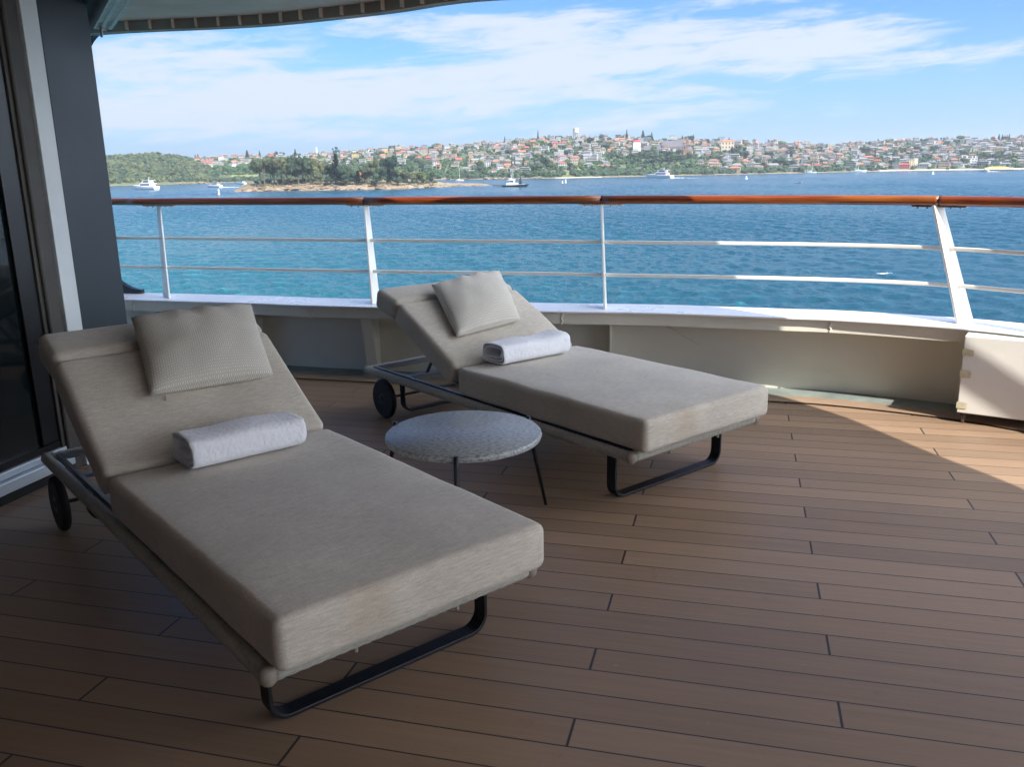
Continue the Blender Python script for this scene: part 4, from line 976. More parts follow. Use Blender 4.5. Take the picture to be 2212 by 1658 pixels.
ROOFC = dict(orange=(.42, .15, .08), red=(.32, .08, .06), terracotta=(.24, .12, .09), greyr=(.20, .20, .21), brown=(.19, .13, .10), whiter=(.62, .62, .60))
ROOFN = dict(orange='orange tiled', red='red tiled', terracotta='terracotta', greyr='grey', brown='brown', whiter='white flat')
HOUSES = []; PLACED = []
def free(u, s, w):
    for a, b, c in PLACED:
        if abs(u-a) < (w+c)*.5 and abs(s-b) < .045: return False
    return True
def house(u, s, vi, wc, rc, face=None, sc=1.0, grp='houses on the far hillside', stuff=None):
    p = land_pt(u, s); wm, rm, w, fl, rt, band = HV[vi]; a = -bearing(u)+(face if face is not None else random.uniform(-.45, .45))
    if rt == 'flat' and rc not in ('greyr', 'whiter'): rc = 'whiter' if random.random() < .6 else 'greyr'
    if rt != 'flat' and rc == 'whiter': rc = 'greyr'
    c = WALLC[wc]; j = random.uniform(.9, 1.08); r = ROOFC[rc]; k = random.uniform(.85, 1.2)
    o = link('house', wm, None, tuple(p+Vector((0, 0, .6))), a); o.scale = (sc, sc, sc); o.color = (c[0]*j, c[1]*j, c[2]*j, 1)
    q = link('roof', rm, o); q.color = (r[0]*k, r[1]*k, r[2]*k, 1)
    o['category'] = 'house'; o['group'] = grp
    nm = '%s %s %s house' % (WALLN[wc], {1: 'low', 2: 'two-storey', 3: 'three-storey', 4: 'four-storey'}[fl], (rc.replace('greyr', 'grey').replace('whiter', 'white')+('-roofed' if rt != 'flat' else ' flat-roofed')))
    HOUSES.append((o, nm, tier(s)+' '+zone(u), u)); return o
# landmark footprints keep other houses away
for u, s, w in [(1244, .96, 16), (1375, .60, 20), (1410, .62, 34), (1440, .66, 50), (1470, .72, 50), (1395, .5, 20), (1972, .12, 24), (2090, .16, 42), (1955, .1, 24), (1823, .32, 34), (1050, .24, 40), (1585, .55, 40), (1290, .2, 44), (1215, .1, 44), (1325, .45, 24)]: PLACED.append((u, s, w))
random.seed(21)
cand = []
def wooded(u, s):                     # where the photo shows trees instead of houses
    if u < 415: return True
    if s < .30 and u < 1000: return True
    if u < 640 and s < .62: return True
    if u < 900 and s < .42: return True
    if s < .12 and u < 1500: return True
    if 1140 < u < 1195 and s < .3: return True
    if 1205 < u < 1250 and s < .2: return True
    if 1310 < u < 1515 and s < .46: return True
    if 1395 < u < 1500 and s < .56: return True
    if 1245 < u < 1320 and s < .17: return True
    if 1500 < u < 1560 and s < .12: return True
    if 1655 < u < 1700 and s < .2: return True
    return False
def pick_cols(u):
    if u < 1040: wcs = ['white', 'cream', 'sandy', 'grey', 'pale', 'white', 'yellow']; rcs = ['orange', 'red', 'terracotta', 'greyr', 'whiter', 'brown', 'whiter', 'greyr', 'brown', 'greyr']
    elif u < 1750: wcs = ['white', 'white', 'white', 'cream', 'sandy', 'grey', 'pale', 'pale', 'brick']; rcs = ['orange', 'greyr', 'terracotta', 'greyr', 'whiter', 'brown', 'whiter', 'terracotta', 'greyr', 'brown', 'greyr', 'whiter']
    else: wcs = ['white', 'cream', 'grey', 'pale', 'sandy', 'grey', 'brick', 'pale']; rcs = ['terracotta', 'greyr', 'greyr', 'brown', 'whiter', 'brown', 'greyr', 'whiter', 'brown', 'greyr', 'greyr']
    if u > 1750 and random.random() < .06: rcs = ['orange']
    return random.choice(wcs), random.choice(rcs)
specials = [(1238-110, .60, 5, 'white', 'orange'), (1138, .72, 0, 'brick', 'red'), (1108, .66, 0, 'white', 'red'), (1215, .80, 10, 'white', 'red'), (1197, .82, 0, 'pale', 'red'), (1125, .78, 0, 'sandy', 'orange'), (1158, .80, 0, 'cream', 'orange'),
            (1229, .68, 4, 'white', 'orange'), (905, .56, 0, 'white', 'red'), (925, .5, 8, 'brick', 'red'), (868, .50, 2, 'white', 'whiter'), (880, .58, 2, 'white', 'whiter'), (783, .52, 3, 'white', 'whiter'), (819, .52, 0, 'brick', 'red'), (742, .74, 0, 'sandy', 'orange'),
            (827, .70, 0, 'cream', 'orange'), (720, .50, 2, 'cream', 'whiter'), (566, .55, 2, 'white', 'greyr'), (452, .66, 5, 'white', 'red'), (470, .76, 2, 'white', 'greyr'), (507, .70, 0, 'grey', 'orange'), (575, .62, 2, 'grey', 'greyr'), (1548, .62, 8, 'cream', 'orange'),
            (1541, .28, 10, 'white', 'terracotta'), (1512, .2, 13, 'cream', 'greyr'), (1545, .18, 10, 'sandy', 'terracotta'), (1620, .14, 3, 'white', 'greyr'), (1640, .13, 7, 'pale', 'whiter'), (1670, .12, 5, 'cream', 'greyr'), (1655, .14, 9, 'white', 'red'),
            (1745, .10, 9, 'cream', 'red'), (1765, .09, 0, 'white', 'red'), (1785, .10, 12, 'sandy', 'terracotta'), (1860, .1, 9, 'cream', 'orange'), (1875, .34, 10, 'brick', 'orange'), (1895, .2, 0, 'yellow', 'red'), (1280, .34, 7, 'white', 'whiter'), (1240, .38, 5, 'cream', 'terracotta'),
            (1215, .42, 10, 'brick', 'terracotta'), (1180, .40, 3, 'white', 'whiter'), (1240, .26, 8, 'cream', 'brown'), (1215, .24, 0, 'white', 'red'), (1190, .26, 5, 'white', 'terracotta')]
for u, s, vi, wc, rc in specials:
    if free(u, s, 12): house(u, s, vi, wc, rc, face=random.uniform(-.2, .2)); PLACED.append((u, s, 14))
s_rows = [.07+.058*i for i in range(17)]
for ri, s in enumerate(s_rows):
    u = 405+random.uniform(0, 12)
    while u < 2240:
        vi = random.randrange(len(HV)); w = HV[vi][2]; D = d_shore(u)+s*DEPTH; wpx = w/D*F*1.12
        ss = s+random.uniform(-.014, .014); gap = random.uniform(1, 7) if u > 1000 else random.uniform(4, 22)
        if random.random() < (.32 if u > 1000 else .42): u += random.uniform(8, 20); continue
        if not wooded(u+wpx/2, ss) and free(u+wpx/2, ss, wpx*.9): cand.append((u+wpx/2, ss, vi, D))
        u += wpx+gap
random.shuffle(cand); cand.sort(key=lambda c: c[3])
NIND = 300-len(HOUSES)
prio = [c for c in cand]; ind = prio[:NIND]; rest = prio[NIND:]
for u, s, vi, D in ind:
    wc, rc = pick_cols(u); house(u, min(s, 1.0), vi, wc, rc, sc=random.uniform(.72, 1.0)); PLACED.append((u, s, 12))
# houses past the first 300: one mass
mbw = MB(); mbr = {}
SC = {}
def bake(meh, Tm, mats):
    for p in meh.polygons:
        mbw.add([Tm @ meh.vertices[i].co for i in p.vertices], [tuple(range(len(p.vertices)))], mats[p.material_index])
matlist = []
def cmat(c, key):
    if key not in SC: SC[key] = len(matlist); matlist.append(mat('far '+key, c, .8, var=.15, vs=.1))
    return SC[key]
cmat((.035, .045, .055), 'window')
for u, s, vi, D in rest:
    wc, rc = pick_cols(u); wm, rm, w, fl, rt, band = HV[vi]
    if rt == 'flat': rc = random.choice(['greyr', 'whiter'])
    elif rc == 'whiter': rc = 'greyr'
    p = land_pt(u, min(s, 1.0)); a = -bearing(u)+random.uniform(-.4, .4); sc = random.uniform(.85, 1.05)
    Tm = Matrix.Translation(p+Vector((0, 0, .5))) @ Matrix.Rotation(a, 4, 'Z') @ Matrix.Scale(sc, 4)
    bake(wm, Tm, [cmat(WALLC[wc], 'wall '+wc), 0]); bake(rm, Tm, [cmat(ROOFC[rc], 'roof '+rc)])
if mbw.v: mbw.obj('distant_houses', matlist, kind='stuff', label='rest of the small houses packed on the upper far hillside', cat='houses')

# ---- landmark buildings
def tw(u, s, rot=0): return land_pt(u, s), -bearing(u)+rot
def block(parent, name, x0, x1, y0, y1, z0, z1, m, wins=None, **k):
    mb = MB(); mb.box(x0, x1, y0, y1, z0, z1); o = mb.obj(name, [m], parent)
    if wins:
        nx, nz, ww, wh = wins; w = (x1-x0)/nx; h = (z1-max(z0, 0))/nz
        for i in range(nx):
            for j in range(nz):
                cx = x0+w*(i+.5); cz = max(z0, 0)+h*(j+.5); mb = MB(); mb.box(cx-w*ww/2, cx+w*ww/2, y0-.12, y0-.02, cz-h*wh/2, cz+h*wh/2); mb.obj('window', [M['win']], o)
    return o
LM = {}
def wm_(c): 
    key = 'lm%s' % (c,)
    if key not in LM: LM[key] = mat('landmark', c, .8, var=.12, vs=.15)
    return LM[key]
# water tower
g = land_pt(1244, .96); D = math.hypot(g.x, g.y); px = D/F; zt_ = at_d(1244, 276.5, D).z; zb_ = at_d(1244, 287, D).z; z0 = g.z-2
wt = empty('water_tower', (g.x, g.y, z0), label='pale concrete water tower on legs at the top of the ridge', cat='water tower')
r = 5.6*px; mb = MB(); mb.lathe([(r*.9, zb_-z0-.6), (r, zb_-z0), (r*1.02, zb_-z0+1), (r*1.02, zt_-z0-1.5), (r*1.1, zt_-z0-1.2), (r*1.1, zt_-z0-.5), (r*.5, zt_-z0+.6)], 28); shade_auto(mb.obj('tank', wm_((.55, .53, .44)), wt), 30)
for k in range(8):
    a = 6.28*k/8; mb = MB(); mb.tube([(r*.9*math.cos(a), r*.9*math.sin(a), 0), (r*.85*math.cos(a), r*.85*math.sin(a), zb_-z0)], .55, 8); mb.obj('leg', wm_((.40, .40, .36)), wt)
mb = MB(); mb.tube([(0, 0, 0), (0, 0, zb_-z0)], 1.6, 12); mb.obj('stair_shaft', wm_((.40, .40, .36)), wt)
mb = MB(); mb.tube([(0, 0, zt_-z0+.4), (0, 0, zt_-z0+5)], .25, 6); mb.obj('mast', M['steel'], wt)
# white tower with red roof
def lm_box(name, label, cat, u0, u1, vtop, s, depth, wallc, wins, roof=None, roofc=None, rh=3, extra=None, rot=0):
    uc = (u0+u1)/2; g = land_pt(uc, s); D = math.hypot(g.x, g.y); w = (u1-u0)*D/F; h = at_d(uc, vtop, D).z-g.z
    t = empty(name, tuple(g), -bearing(uc)+rot, label=label, cat=cat)
    block(t, 'wall', -w/2, w/2, -depth/2, depth/2, -8, h, wm_(wallc), wins)
    mb = MB()
    if roof == 'hip': mb.add(*hip(w, depth, h+.3, rh, .7)); mb.obj('roof', wm_(roofc), t)
    elif roof == 'gable': mb.add(*hip(w, depth, h+.3, rh, .7, gable=True)); mb.obj('roof', wm_(roofc), t)
    elif roof == 'flat': mb.box(-w/2-.4, w/2+.4, -depth/2-.4, depth/2+.4, h+.02, h+.7); mb.obj('roof', wm_(roofc), t)
    elif roof == 'pyramid': mb.add(*hip(w, depth, h+.3, rh, .8, ridge=.02)); mb.obj('roof', wm_(roofc), t)
    return t, w, h
lm_box('residential_tower', 'tall square white tower block with a bright red hipped roof', 'building', 1368, 1383, 306.5, .60, 12, (.80, .79, .77), (4, 4, .3, .35), 'hip', (.5, .05, .04), 3.2)
lm_box('house', 'tall cream house with an orange hipped roof above the white long hall', 'house', 1705-8-138, 1718-138+4, 306, .66, 11, (.62, .50, .36), (4, 3, .35, .5), 'hip', (.55, .16, .06), 3.4)
lm_box('apartment_tower', 'tall cream apartment tower with stacked windows right behind the beach', 'building', 1964, 1973, 345, .07, 12, (.68, .56, .33), (2, 7, .35, .4), 'flat', (.5, .45, .35))
lm_box('apartment_tower', 'white apartment tower adjoining the cream tower behind the beach', 'building', 1973.5, 1981, 342, .085, 12, (.76, .73, .64), (2, 7, .4, .4), 'flat', (.5, .48, .42))
t, w, h = lm_box('mansion', 'large white mansion block with chimneys above the beach', 'building', 2076, 2106, 342.5, .16, 16, (.80, .78, .74), (6, 3, .35, .45), 'flat', (.7, .68, .64))
for x in (-.35, -.1, .2, .38):
    mb = MB(); mb.box(w*x-.8, w*x+.8, -1, 1, h+.7, h+4.2); mb.obj('chimney', wm_((.72, .68, .62)), t)
lm_box('mansion', 'broad white arcaded house directly below the large white mansion', 'building', 2073, 2110, 354.5, .08, 12, (.78, .76, .70), (7, 1, .55, .55), 'flat', (.6, .58, .52))
lm_box('brick_house', 'wide dark red brick house on the beach left of the cream tower', 'house', 1943, 1962, 356, .06, 11, (.34, .08, .075), (5, 2, .4, .45), 'hip', (.40, .07, .06), 2.6)
lm_box('apartment_block', 'red brick apartment block right of the orange crane', 'building', 1797-8, 1817-8, 343, .33, 12, (.36, .10, .09), (5, 4, .4, .5), 'flat', (.45, .12, .1))
lm_box('apartment_block', 'white modern apartment block with glass balconies above the moored ketch', 'building', 1812, 1836, 356.5-3, .22, 12, (.74, .74, .72), (4, 3, .75, .5), 'flat', (.7, .7, .68))
lm_box('apartment_block', 'grey terraced apartment block left of the red brick block', 'building', 1760, 1786, 347, .32, 12, (.55, .56, .55), (6, 3, .7, .5), 'flat', (.6, .6, .6))
lm_box('pavilion', 'brick pavilion with orange gabled roof left of the cream tower', 'building', 1883, 1903, 350, .40, 12, (.26, .13, .09), (5, 1, .45, .6), 'gable', (.52, .22, .10), 3.4)
lm_box('apartment_block', 'brown brick apartment block striped with balconies right of the cream tower', 'building', 2028, 2050, 334, .48, 12, (.45, .28, .19), (4, 4, .8, .4), 'flat', (.35, .3, .26))
lm_box('long_hall', 'long white hall with grey roof and large windows right of the school', 'building', 1568, 1597, 334.5, .50, 12, (.78, .77, .68), (4, 1, .8, .5), 'gable', (.28, .27, .24), 2.6)
lm_box('boathouse', 'low dark pavilion with wide pale curved roof above the shore trees', 'building', 1023, 1054, 374, .20, 16, (.12, .14, .17), (6, 1, .7, .6), 'hip', (.55, .57, .60), 2.8)
lm_box('terrace_building', 'long orange brick building with low roof under the ridge houses', 'building', 1281, 1325, 359, .22, 12, (.42, .15, .07), (9, 1, .35, .5), 'hip', (.40, .13, .07), 2.2)
lm_box('apartment_block', 'white multi-level apartments with open terraces left of the water tower', 'building', 1133, 1176, 364, .20, 12, (.66, .67, .68), (9, 2, .65, .55), 'flat', (.6, .6, .6))
lm_box('modern_house', 'dark glass modern house behind the right end of the island', 'house', 1016-8, 1044-20, 362, .26, 12, (.10, .12, .15), (6, 2, .75, .5), 'flat', (.25, .27, .3))
lm_box('hotel', 'long white flat roofed building on the ridge at right', 'building', 1925, 1951, 300.5, .97, 12, (.8, .8, .8), (8, 1, .5, .4), 'flat', (.8, .8, .8))
lm_box('clubhouse', 'dark blue long shed halfway up the slope right of the cream tower', 'building', 1978, 1992, 330, .55, 12, (.04, .04, .12), (4, 1, .5, .4), 'flat', (.06, .06, .14))
lm_box('long_house', 'long pale flat roofed building behind the island trees', 'building', 625, 664, 340, .72, 12, (.66, .66, .62), (9, 1, .6, .5), 'flat', (.6, .6, .56))
# sandstone school
g = land_pt(1445, .60); D = math.hypot(g.x, g.y); k = D/F; sc_ = empty('school', tuple(g), -bearing(1445), label='large sandstone school with gabled wings, slate roofs and orange corner towers', cat='school')
def sx(u): return (u-1445)*k
def szv(v): return at_d(1445, v, D).z-g.z
st1 = wm_((.25, .165, .11)); st2 = wm_((.40, .20, .085)); sl = wm_((.12, .115, .13))
def wing(u0, u1, vt, vr, y0, y1, m, wins, gable=True, ridge=True):
    o = block(sc_, 'wing', sx(u0), sx(u1), y0, y1, -12, szv(vt), m, wins); mb = MB(); z = szv(vt)+.1; c = (y0+y1)/2; zr = szv(vr)
    a0, a1 = sx(u0)-.5, sx(u1)+.5; mb.add([(a0, y0-.5, z), (a1, y0-.5, z), (a1, y1+.5, z), (a0, y1+.5, z), (a0, c, zr), (a1, c, zr)], [(0, 1, 5, 4), (1, 2, 5), (2, 3, 4, 5), (3, 0, 4), (3, 2, 1, 0)]); mb.obj('roof', sl, sc_)
wing(1395, 1431, 323, 313, 4, 22, st1, (7, 2, .35, .4)); wing(1432, 1474, 318, 304, 0, 22, st1, (7, 3, .3, .45)); wing(1474, 1491, 325, 319, -4, 10, st2, (5, 1, .4, .5))
for u0, u1, vt, m in ((1434.5, 1443, 316, st2), (1478, 1484, 302, st1)):
    block(sc_, 'gable_bay', sx(u0), sx(u1), -3, 6, -12, szv(vt), m, (2, 3, .35, .5)); mb = MB(); z = szv(vt)
    mb.add([(sx(u0)-.4, -3.4, z+.1), (sx(u1)+.4, -3.4, z+.1), (sx((u0+u1)/2), -3.4, z+5.5), (sx(u0)-.4, 8, z+.1), (sx(u1)+.4, 8, z+.1), (sx((u0+u1)/2), 8, z+5.5)], [(0, 1, 2), (5, 4, 3), (0, 2, 5, 3), (1, 4, 5, 2), (0, 3, 4, 1)]); mb.obj('gable_roof', st1, sc_)
for u0, u1 in ((1382, 1391), (1431, 1440)):
    block(sc_, 'corner_tower', sx(u0), sx(u1), -16, -8, -14, szv(326), st2, (2, 3, .35, .5)); mb = MB(); z = szv(326); c = (sx(u0)+sx(u1))/2
    mb.add([(sx(u0)-.6, -16.6, z+.1), (sx(u1)+.6, -16.6, z+.1), (sx(u1)+.6, -7.4, z+.1), (sx(u0)-.6, -7.4, z+.1), (c, -12, z+3.4)], [(0, 1, 4), (1, 2, 4), (2, 3, 4), (3, 0, 4), (3, 2, 1, 0)]); mb.obj('spire_roof', wm_((.30, .30, .30)), sc_)
# construction crane
g = land_pt(1723, .60); D = math.hypot(g.x, g.y); zt2 = at_d(1723, 307.5, D).z-g.z; cr = empty('tower_crane', tuple(g), label='orange construction tower crane standing among the houses', cat='crane')
om = mat('crane orange', (.55, .16, .03), .5, var=.1)
mb = MB()
for a, b in ((-.7, -.7), (.7, -.7), (.7, .7), (-.7, .7)): mb.tube([(a, b, 0), (a, b, zt2)], .16, 5)
for i in range(int(zt2/1.6)): mb.tube([(-.7, -.7, i*1.6), (.7, -.7, i*1.6+1.6)], .12, 4); mb.tube([(.7, -.7, i*1.6), (-.7, -.7, i*1.6+1.6)], .12, 4)
mb.obj('mast', om, cr); mb = MB(); mb.box(-9, 7, -.4, .4, zt2, zt2+.8); mb.obj('jib', om, cr); mb = MB(); mb.box(5, 7, -.8, .8, zt2-2, zt2-.05); mb.obj('counterweight', M['black'], cr)
# radio masts
for u, vt, s, lb in ((1861-1, 999, 0, None), (1696.5-43, 300, .95, 'thin lattice radio mast on the ridge above the houses'), (1213, 999, 0, None)):
    if vt > 900: continue
    g = land_pt(u, s); D = math.hypot(g.x, g.y); h = at_d(u, 297, D).z-g.z; mb = MB(); mb.tube([(0, 0, 0), (0, 0, h)], [.5, .2], 5); mb.obj('radio_mast', M['steel'], loc=tuple(g), label=lb, cat='mast')
g = land_pt(727, .95); D = math.hypot(g.x, g.y)
g = land_pt(683.5+527-526, .97); D = math.hypot(g.x, g.y); h = at_d(684, 319, D).z-g.z
lt = empty('lighthouse', tuple(g), label='small white lighthouse tower on the ridge behind the island', cat='lighthouse'); mb = MB(); mb.lathe([(2.1, 0), (1.7, h-2), (2.3, h-2), (2.3, h-1.2)], 14); mb.obj('tower', M['hull'], lt); mb = MB(); mb.lathe([(1.3, h-1.2), (1.3, h-.2), (.2, h+1)], 12); mb.obj('lantern', M['hull'], lt)

# ---- street and garden trees between the houses
random.seed(33)
ntr = 0; spots = []
while ntr < 185:
    u = random.uniform(1000, 2230) if random.random() < .8 else random.uniform(420, 1000); s = random.uniform(.05, 1.0)
    if any(abs(u-a) < 7 and abs(s-b) < .035 for a, b in spots): continue
    spots.append((u, s)); h = random.uniform(9, 18); tree('round', u, s, h, h*random.uniform(.9, 1.4), random.choice(['dark', 'mid', 'mid', 'olive', 'blue', 'light'])); ntr += 1
# ---- continuous woodland: headland bush, shore scrub and greenery in the gaps
RES = [(150, 336), (232, 337), (330, 332), (368, 335), (404, 341), (441, 358), (463, 380), (476, 395)]
def res_pt(u, s):
    vs = lerp_tab(SHORE, u)-.4; vk = lerp_tab(RES, u)+3; D = d_shore(u)-14+s*330
    return at_d(u, vs+(vk-vs)*s**.8, D)
vv = []; us2 = [150+8*i for i in range(41)]; rw = [0, .03, .08, .15, .25, .35, .45, .55, .65, .75, .85, .95, 1.0]
for s in [-1]+rw+[2]:
    for u in us2:
        uu = min(u, 476); p = res_pt(uu, max(0, min(s, 1)))
        if s == -1: p = at_d(uu, 400, d_shore(uu)-22); p.z = WZ-1.5
        if s == 2: p = at_d(uu, 390, d_shore(uu)+600); p.z = WZ-2
        vv.append(p)
n = len(us2); k = len(rw)+2; ff = [(i*n+j, i*n+j+1, (i+1)*n+j+1, (i+1)*n+j) for i in range(k-1) for j in range(n-1)]; mi = [1 if i < 1 else 0 for i in range(k-1) for j in range(n-1)]
link('headland', mesh(vv, ff, [M['land'], M['rock']], False, mi), kind='structure')
def wood(name, pts, label, seed):
    random.seed(seed); mbs = MB(); base = []
    for i in range(10):
        b = MB(); blob_verts(b, (0, 0, 0), 1, 1, .45, i*3.1, .8); base.append((b.v, b.f))
    for p, r in pts:
        v, f = random.choice(base); a = random.uniform(0, 6.28); c, s_ = math.cos(a), math.sin(a); q = random.uniform(.8, 1.25)
        mbs.add([Vector((p.x+(w.x*c-w.y*s_)*r, p.y+(w.x*s_+w.y*c)*r, p.z+w.z*r*q)) for w in v], f)
    o = mbs.obj(name, [M['leaffar']], kind='stuff', label=label, cat='woodland'); return o
def spray(mbp, n, fu, r0, r1):
    out = []
    for _ in range(n):
        p = fu(); 
        if p is None: continue
        r = random.uniform(r0, r1); c = p+Vector((0, 0, r*.35)); out.append((c, r))
        for _ in range(3): out.append((c+Vector((random.uniform(-1, 1), random.uniform(-1, 1), random.uniform(0, .8)))*r*.8, r*random.uniform(.35, .6)))
    return out
random.seed(44)
q = spray(None, 1900, lambda: res_pt(random.uniform(170, 474), random.uniform(.015, 1.0)**.8), 1.8, 6.2); o = wood('bushland', [a for i, a in enumerate(q) if (i//4) % 5 > 1], 'dense olive green eucalyptus bushland covering the headland at left', 1); o.color = (.075, .090, .040, 1)
o = wood('bushland', [a for i, a in enumerate(q) if (i//4) % 5 <= 1], 'darker green crowns scattered through the headland bushland', 6); o.color = (.034, .056, .032, 1)
def gap_pt():
    u = random.uniform(380, 2260); s = random.uniform(.02, 1.0)
    if wooded(u, s) or random.random() < .95:
        if 1203 < u < 1247 and s < .2 and random.random() < .8: return None
        if 470 < u < 560 and .08 < s < .25: return None
        return land_pt(u, s)
    return None
q = spray(None, 5200, gap_pt, 2.6, 5.6)
h1 = [a for i, a in enumerate(q) if (i//4) % 2]; h2 = [a for i, a in enumerate(q) if not (i//4) % 2]
o = wood('hillside_greenery', h1, 'mid green garden trees and scrub merging between the far houses', 2); o.color = (.048, .085, .030, 1)
o = wood('hillside_greenery', h2, 'darker green fig and shrub masses merging along the far slope', 3); o.color = (.028, .056, .026, 1)
q = spray(None, 520, lambda: land_pt(random.uniform(440, 1900) if random.random() < .8 else random.uniform(1280, 1560), random.uniform(.015, .10)), 3.4, 6.4); o = wood('shore_trees', q, 'belt of dark green trees along the far shore', 4); o.color = (.040, .066, .034, 1)
# shoreline rocks (countable ones)
random.seed(9)
def rock_me(seed):
    mb = MB(); blob_verts(mb, (0, 0, 0), 1, 2, .5, seed, .55); m = mb.me([M['rock']]); return m
ROCK = [rock_me(i*2.7) for i in range(6)]; ROCKS = []
for i in range(26):
    u = random.uniform(380, 472) if i < 12 else random.uniform(880, 1240); D = (d_shore(u)-17 if i < 12 else d_shore(u)-2); p = at_d(u, 390, D); r = random.uniform(2.5, 5.5); o = link('shore_rock', random.choice(ROCK), None, (p.x, p.y, WZ+.3), random.uniform(0, 6)); o.scale = (r*1.6, r, r*.8)
    o['category'] = 'rock'; o['group'] = 'rocks at the waterline'; ROCKS.append((o, 'brown sandstone rock', 'at the foot of the bush headland' if i < 12 else 'on far shore behind the island tip', u))

# ---- the island
IS = [(499, 415.5, 415.5), (515, 414.5, 409), (530, 414, 400), (543, 413.5, 396.5), (600, 412.5, 393), (660, 411.5, 390.5), (735, 410.5, 390.5), (800, 409, 391), (861, 408, 391), (900, 406.5, 393), (936, 405, 395), (960, 404, 396.5), (1000, 402.3, 397.3), (1040, 401.5, 398.2), (1068, 400.8, 400.3)]
def is_tab(u, k):
    for a, b in zip(IS, IS[1:]):
        if u <= b[0]: t = (u-a[0])/(b[0]-a[0]); return a[k]+(b[k]-a[k])*max(0, t)
    return IS[-1][k]
def is_D(u): d = ray(u, is_tab(u, 1)); return CH/(-d.z)*math.hypot(d.x, d.y)
def is_pt(u, s):                      # s 0 near shore .. 1 back crest
    D = is_D(u)+s*85; vtop = is_tab(u, 2); zc = at_d(u, vtop, is_D(u)+45).z; h = zc-WZ
    q = at_d(u, 400, D); st = min(1, s/.16); lv = (.42*min(1, s/.05)+.12*min(1, max(0, s-.06)/.04)+.46*min(1, max(0, s-.12)/.4))
    z = WZ+h*lv; n_ = noise.noise(Vector((q.x*.06, q.y*.06, 3)))*1.1+noise.noise(Vector((q.x*.25, q.y*.25, 7)))*.6
    return Vector((q.x, q.y, z+n_*min(1, s*12)*min(1, h/4)))
ui = [499+2.2*i for i in range(260)]; ui = [u for u in ui if u < 1068]+[1068]; sr = [0, .015, .03, .045, .055, .07, .085, .10, .12, .15, .2, .28, .38, .5, .65, .8, 1.0]; vv = []
for s in [-1]+sr+[2]:
    for u in ui:
        if s == -1: p = at_d(u, 400, is_D(u)-3); p.z = WZ-.8
        elif s == 2: p = at_d(u, 400, is_D(u)+100); p.z = WZ-1
        else:
            p = is_pt(u, s)
            if s < .12: w = noise.noise(Vector((u*.09, s*40, 1)))*3.2; dd = Vector((p.x, p.y, 0)).normalized(); p += dd*w; 
        vv.append(p)
n = len(ui); k = len(sr)+2; ff = [(i*n+j, i*n+j+1, (i+1)*n+j+1, (i+1)*n+j) for i in range(k-1) for j in range(n-1)]
mi = [(1 if i < 9 or ui[j] > 955 else 0) for i in range(k-1) for j in range(n-1)]
link('island_ground', mesh(vv, ff, [M['islgrass'], M['rock']], False, mi), kind='structure')
random.seed(12)
for i in range(60):
    u = random.uniform(520, 1064); s = random.choice([random.uniform(0, .03), random.uniform(.05, .12)]); p = is_pt(u, s); r = random.uniform(1.0, 2.6) if u < 960 else random.uniform(.9, 1.7)
    o = link('shore_rock', random.choice(ROCK), None, (p.x, p.y, p.z+.1), random.uniform(0, 6)); o.scale = (r*random.uniform(1.2, 2.4), r*1.2, r*random.uniform(.5, .9)); o['category'] = 'rock'; o['group'] = 'rocks at the waterline'
    ROCKS.append((o, 'weathered sandstone rock', ('low at ' if s < .04 else 'on ledge at ')+("the island's left end" if u < 650 else "the island's middle" if u < 860 else "the island's right end"), u))
label_all(ROCKS)
def isl_tree(cx, ty, w, by, kind, col, s=.3):
    u = (900+cx/3.16)*.5657; vt = (550+ty/3.16)*.5657; g = is_pt(u, s); D = math.hypot(g.x, g.y); zt = at_d(u, vt, D).z; h = max(zt-g.z, 5); wd = w/3.16*.5657*D/F
    return tree(kind, u, None, h*1.18, wd*1.35, {'olive': 'isl_olive', 'mid': 'isl_mid', 'dark': 'isl_dark'}.get(col, col), pos=g-Vector((0, 0, .4)), zn='on the island', grp='trees on the island', parts=True, words={'pine': {'dark': 'broad dark tiered pine', 'blue': 'tiered pine'}.get(col, 'tiered pine')}.get(kind))
random.seed(15)
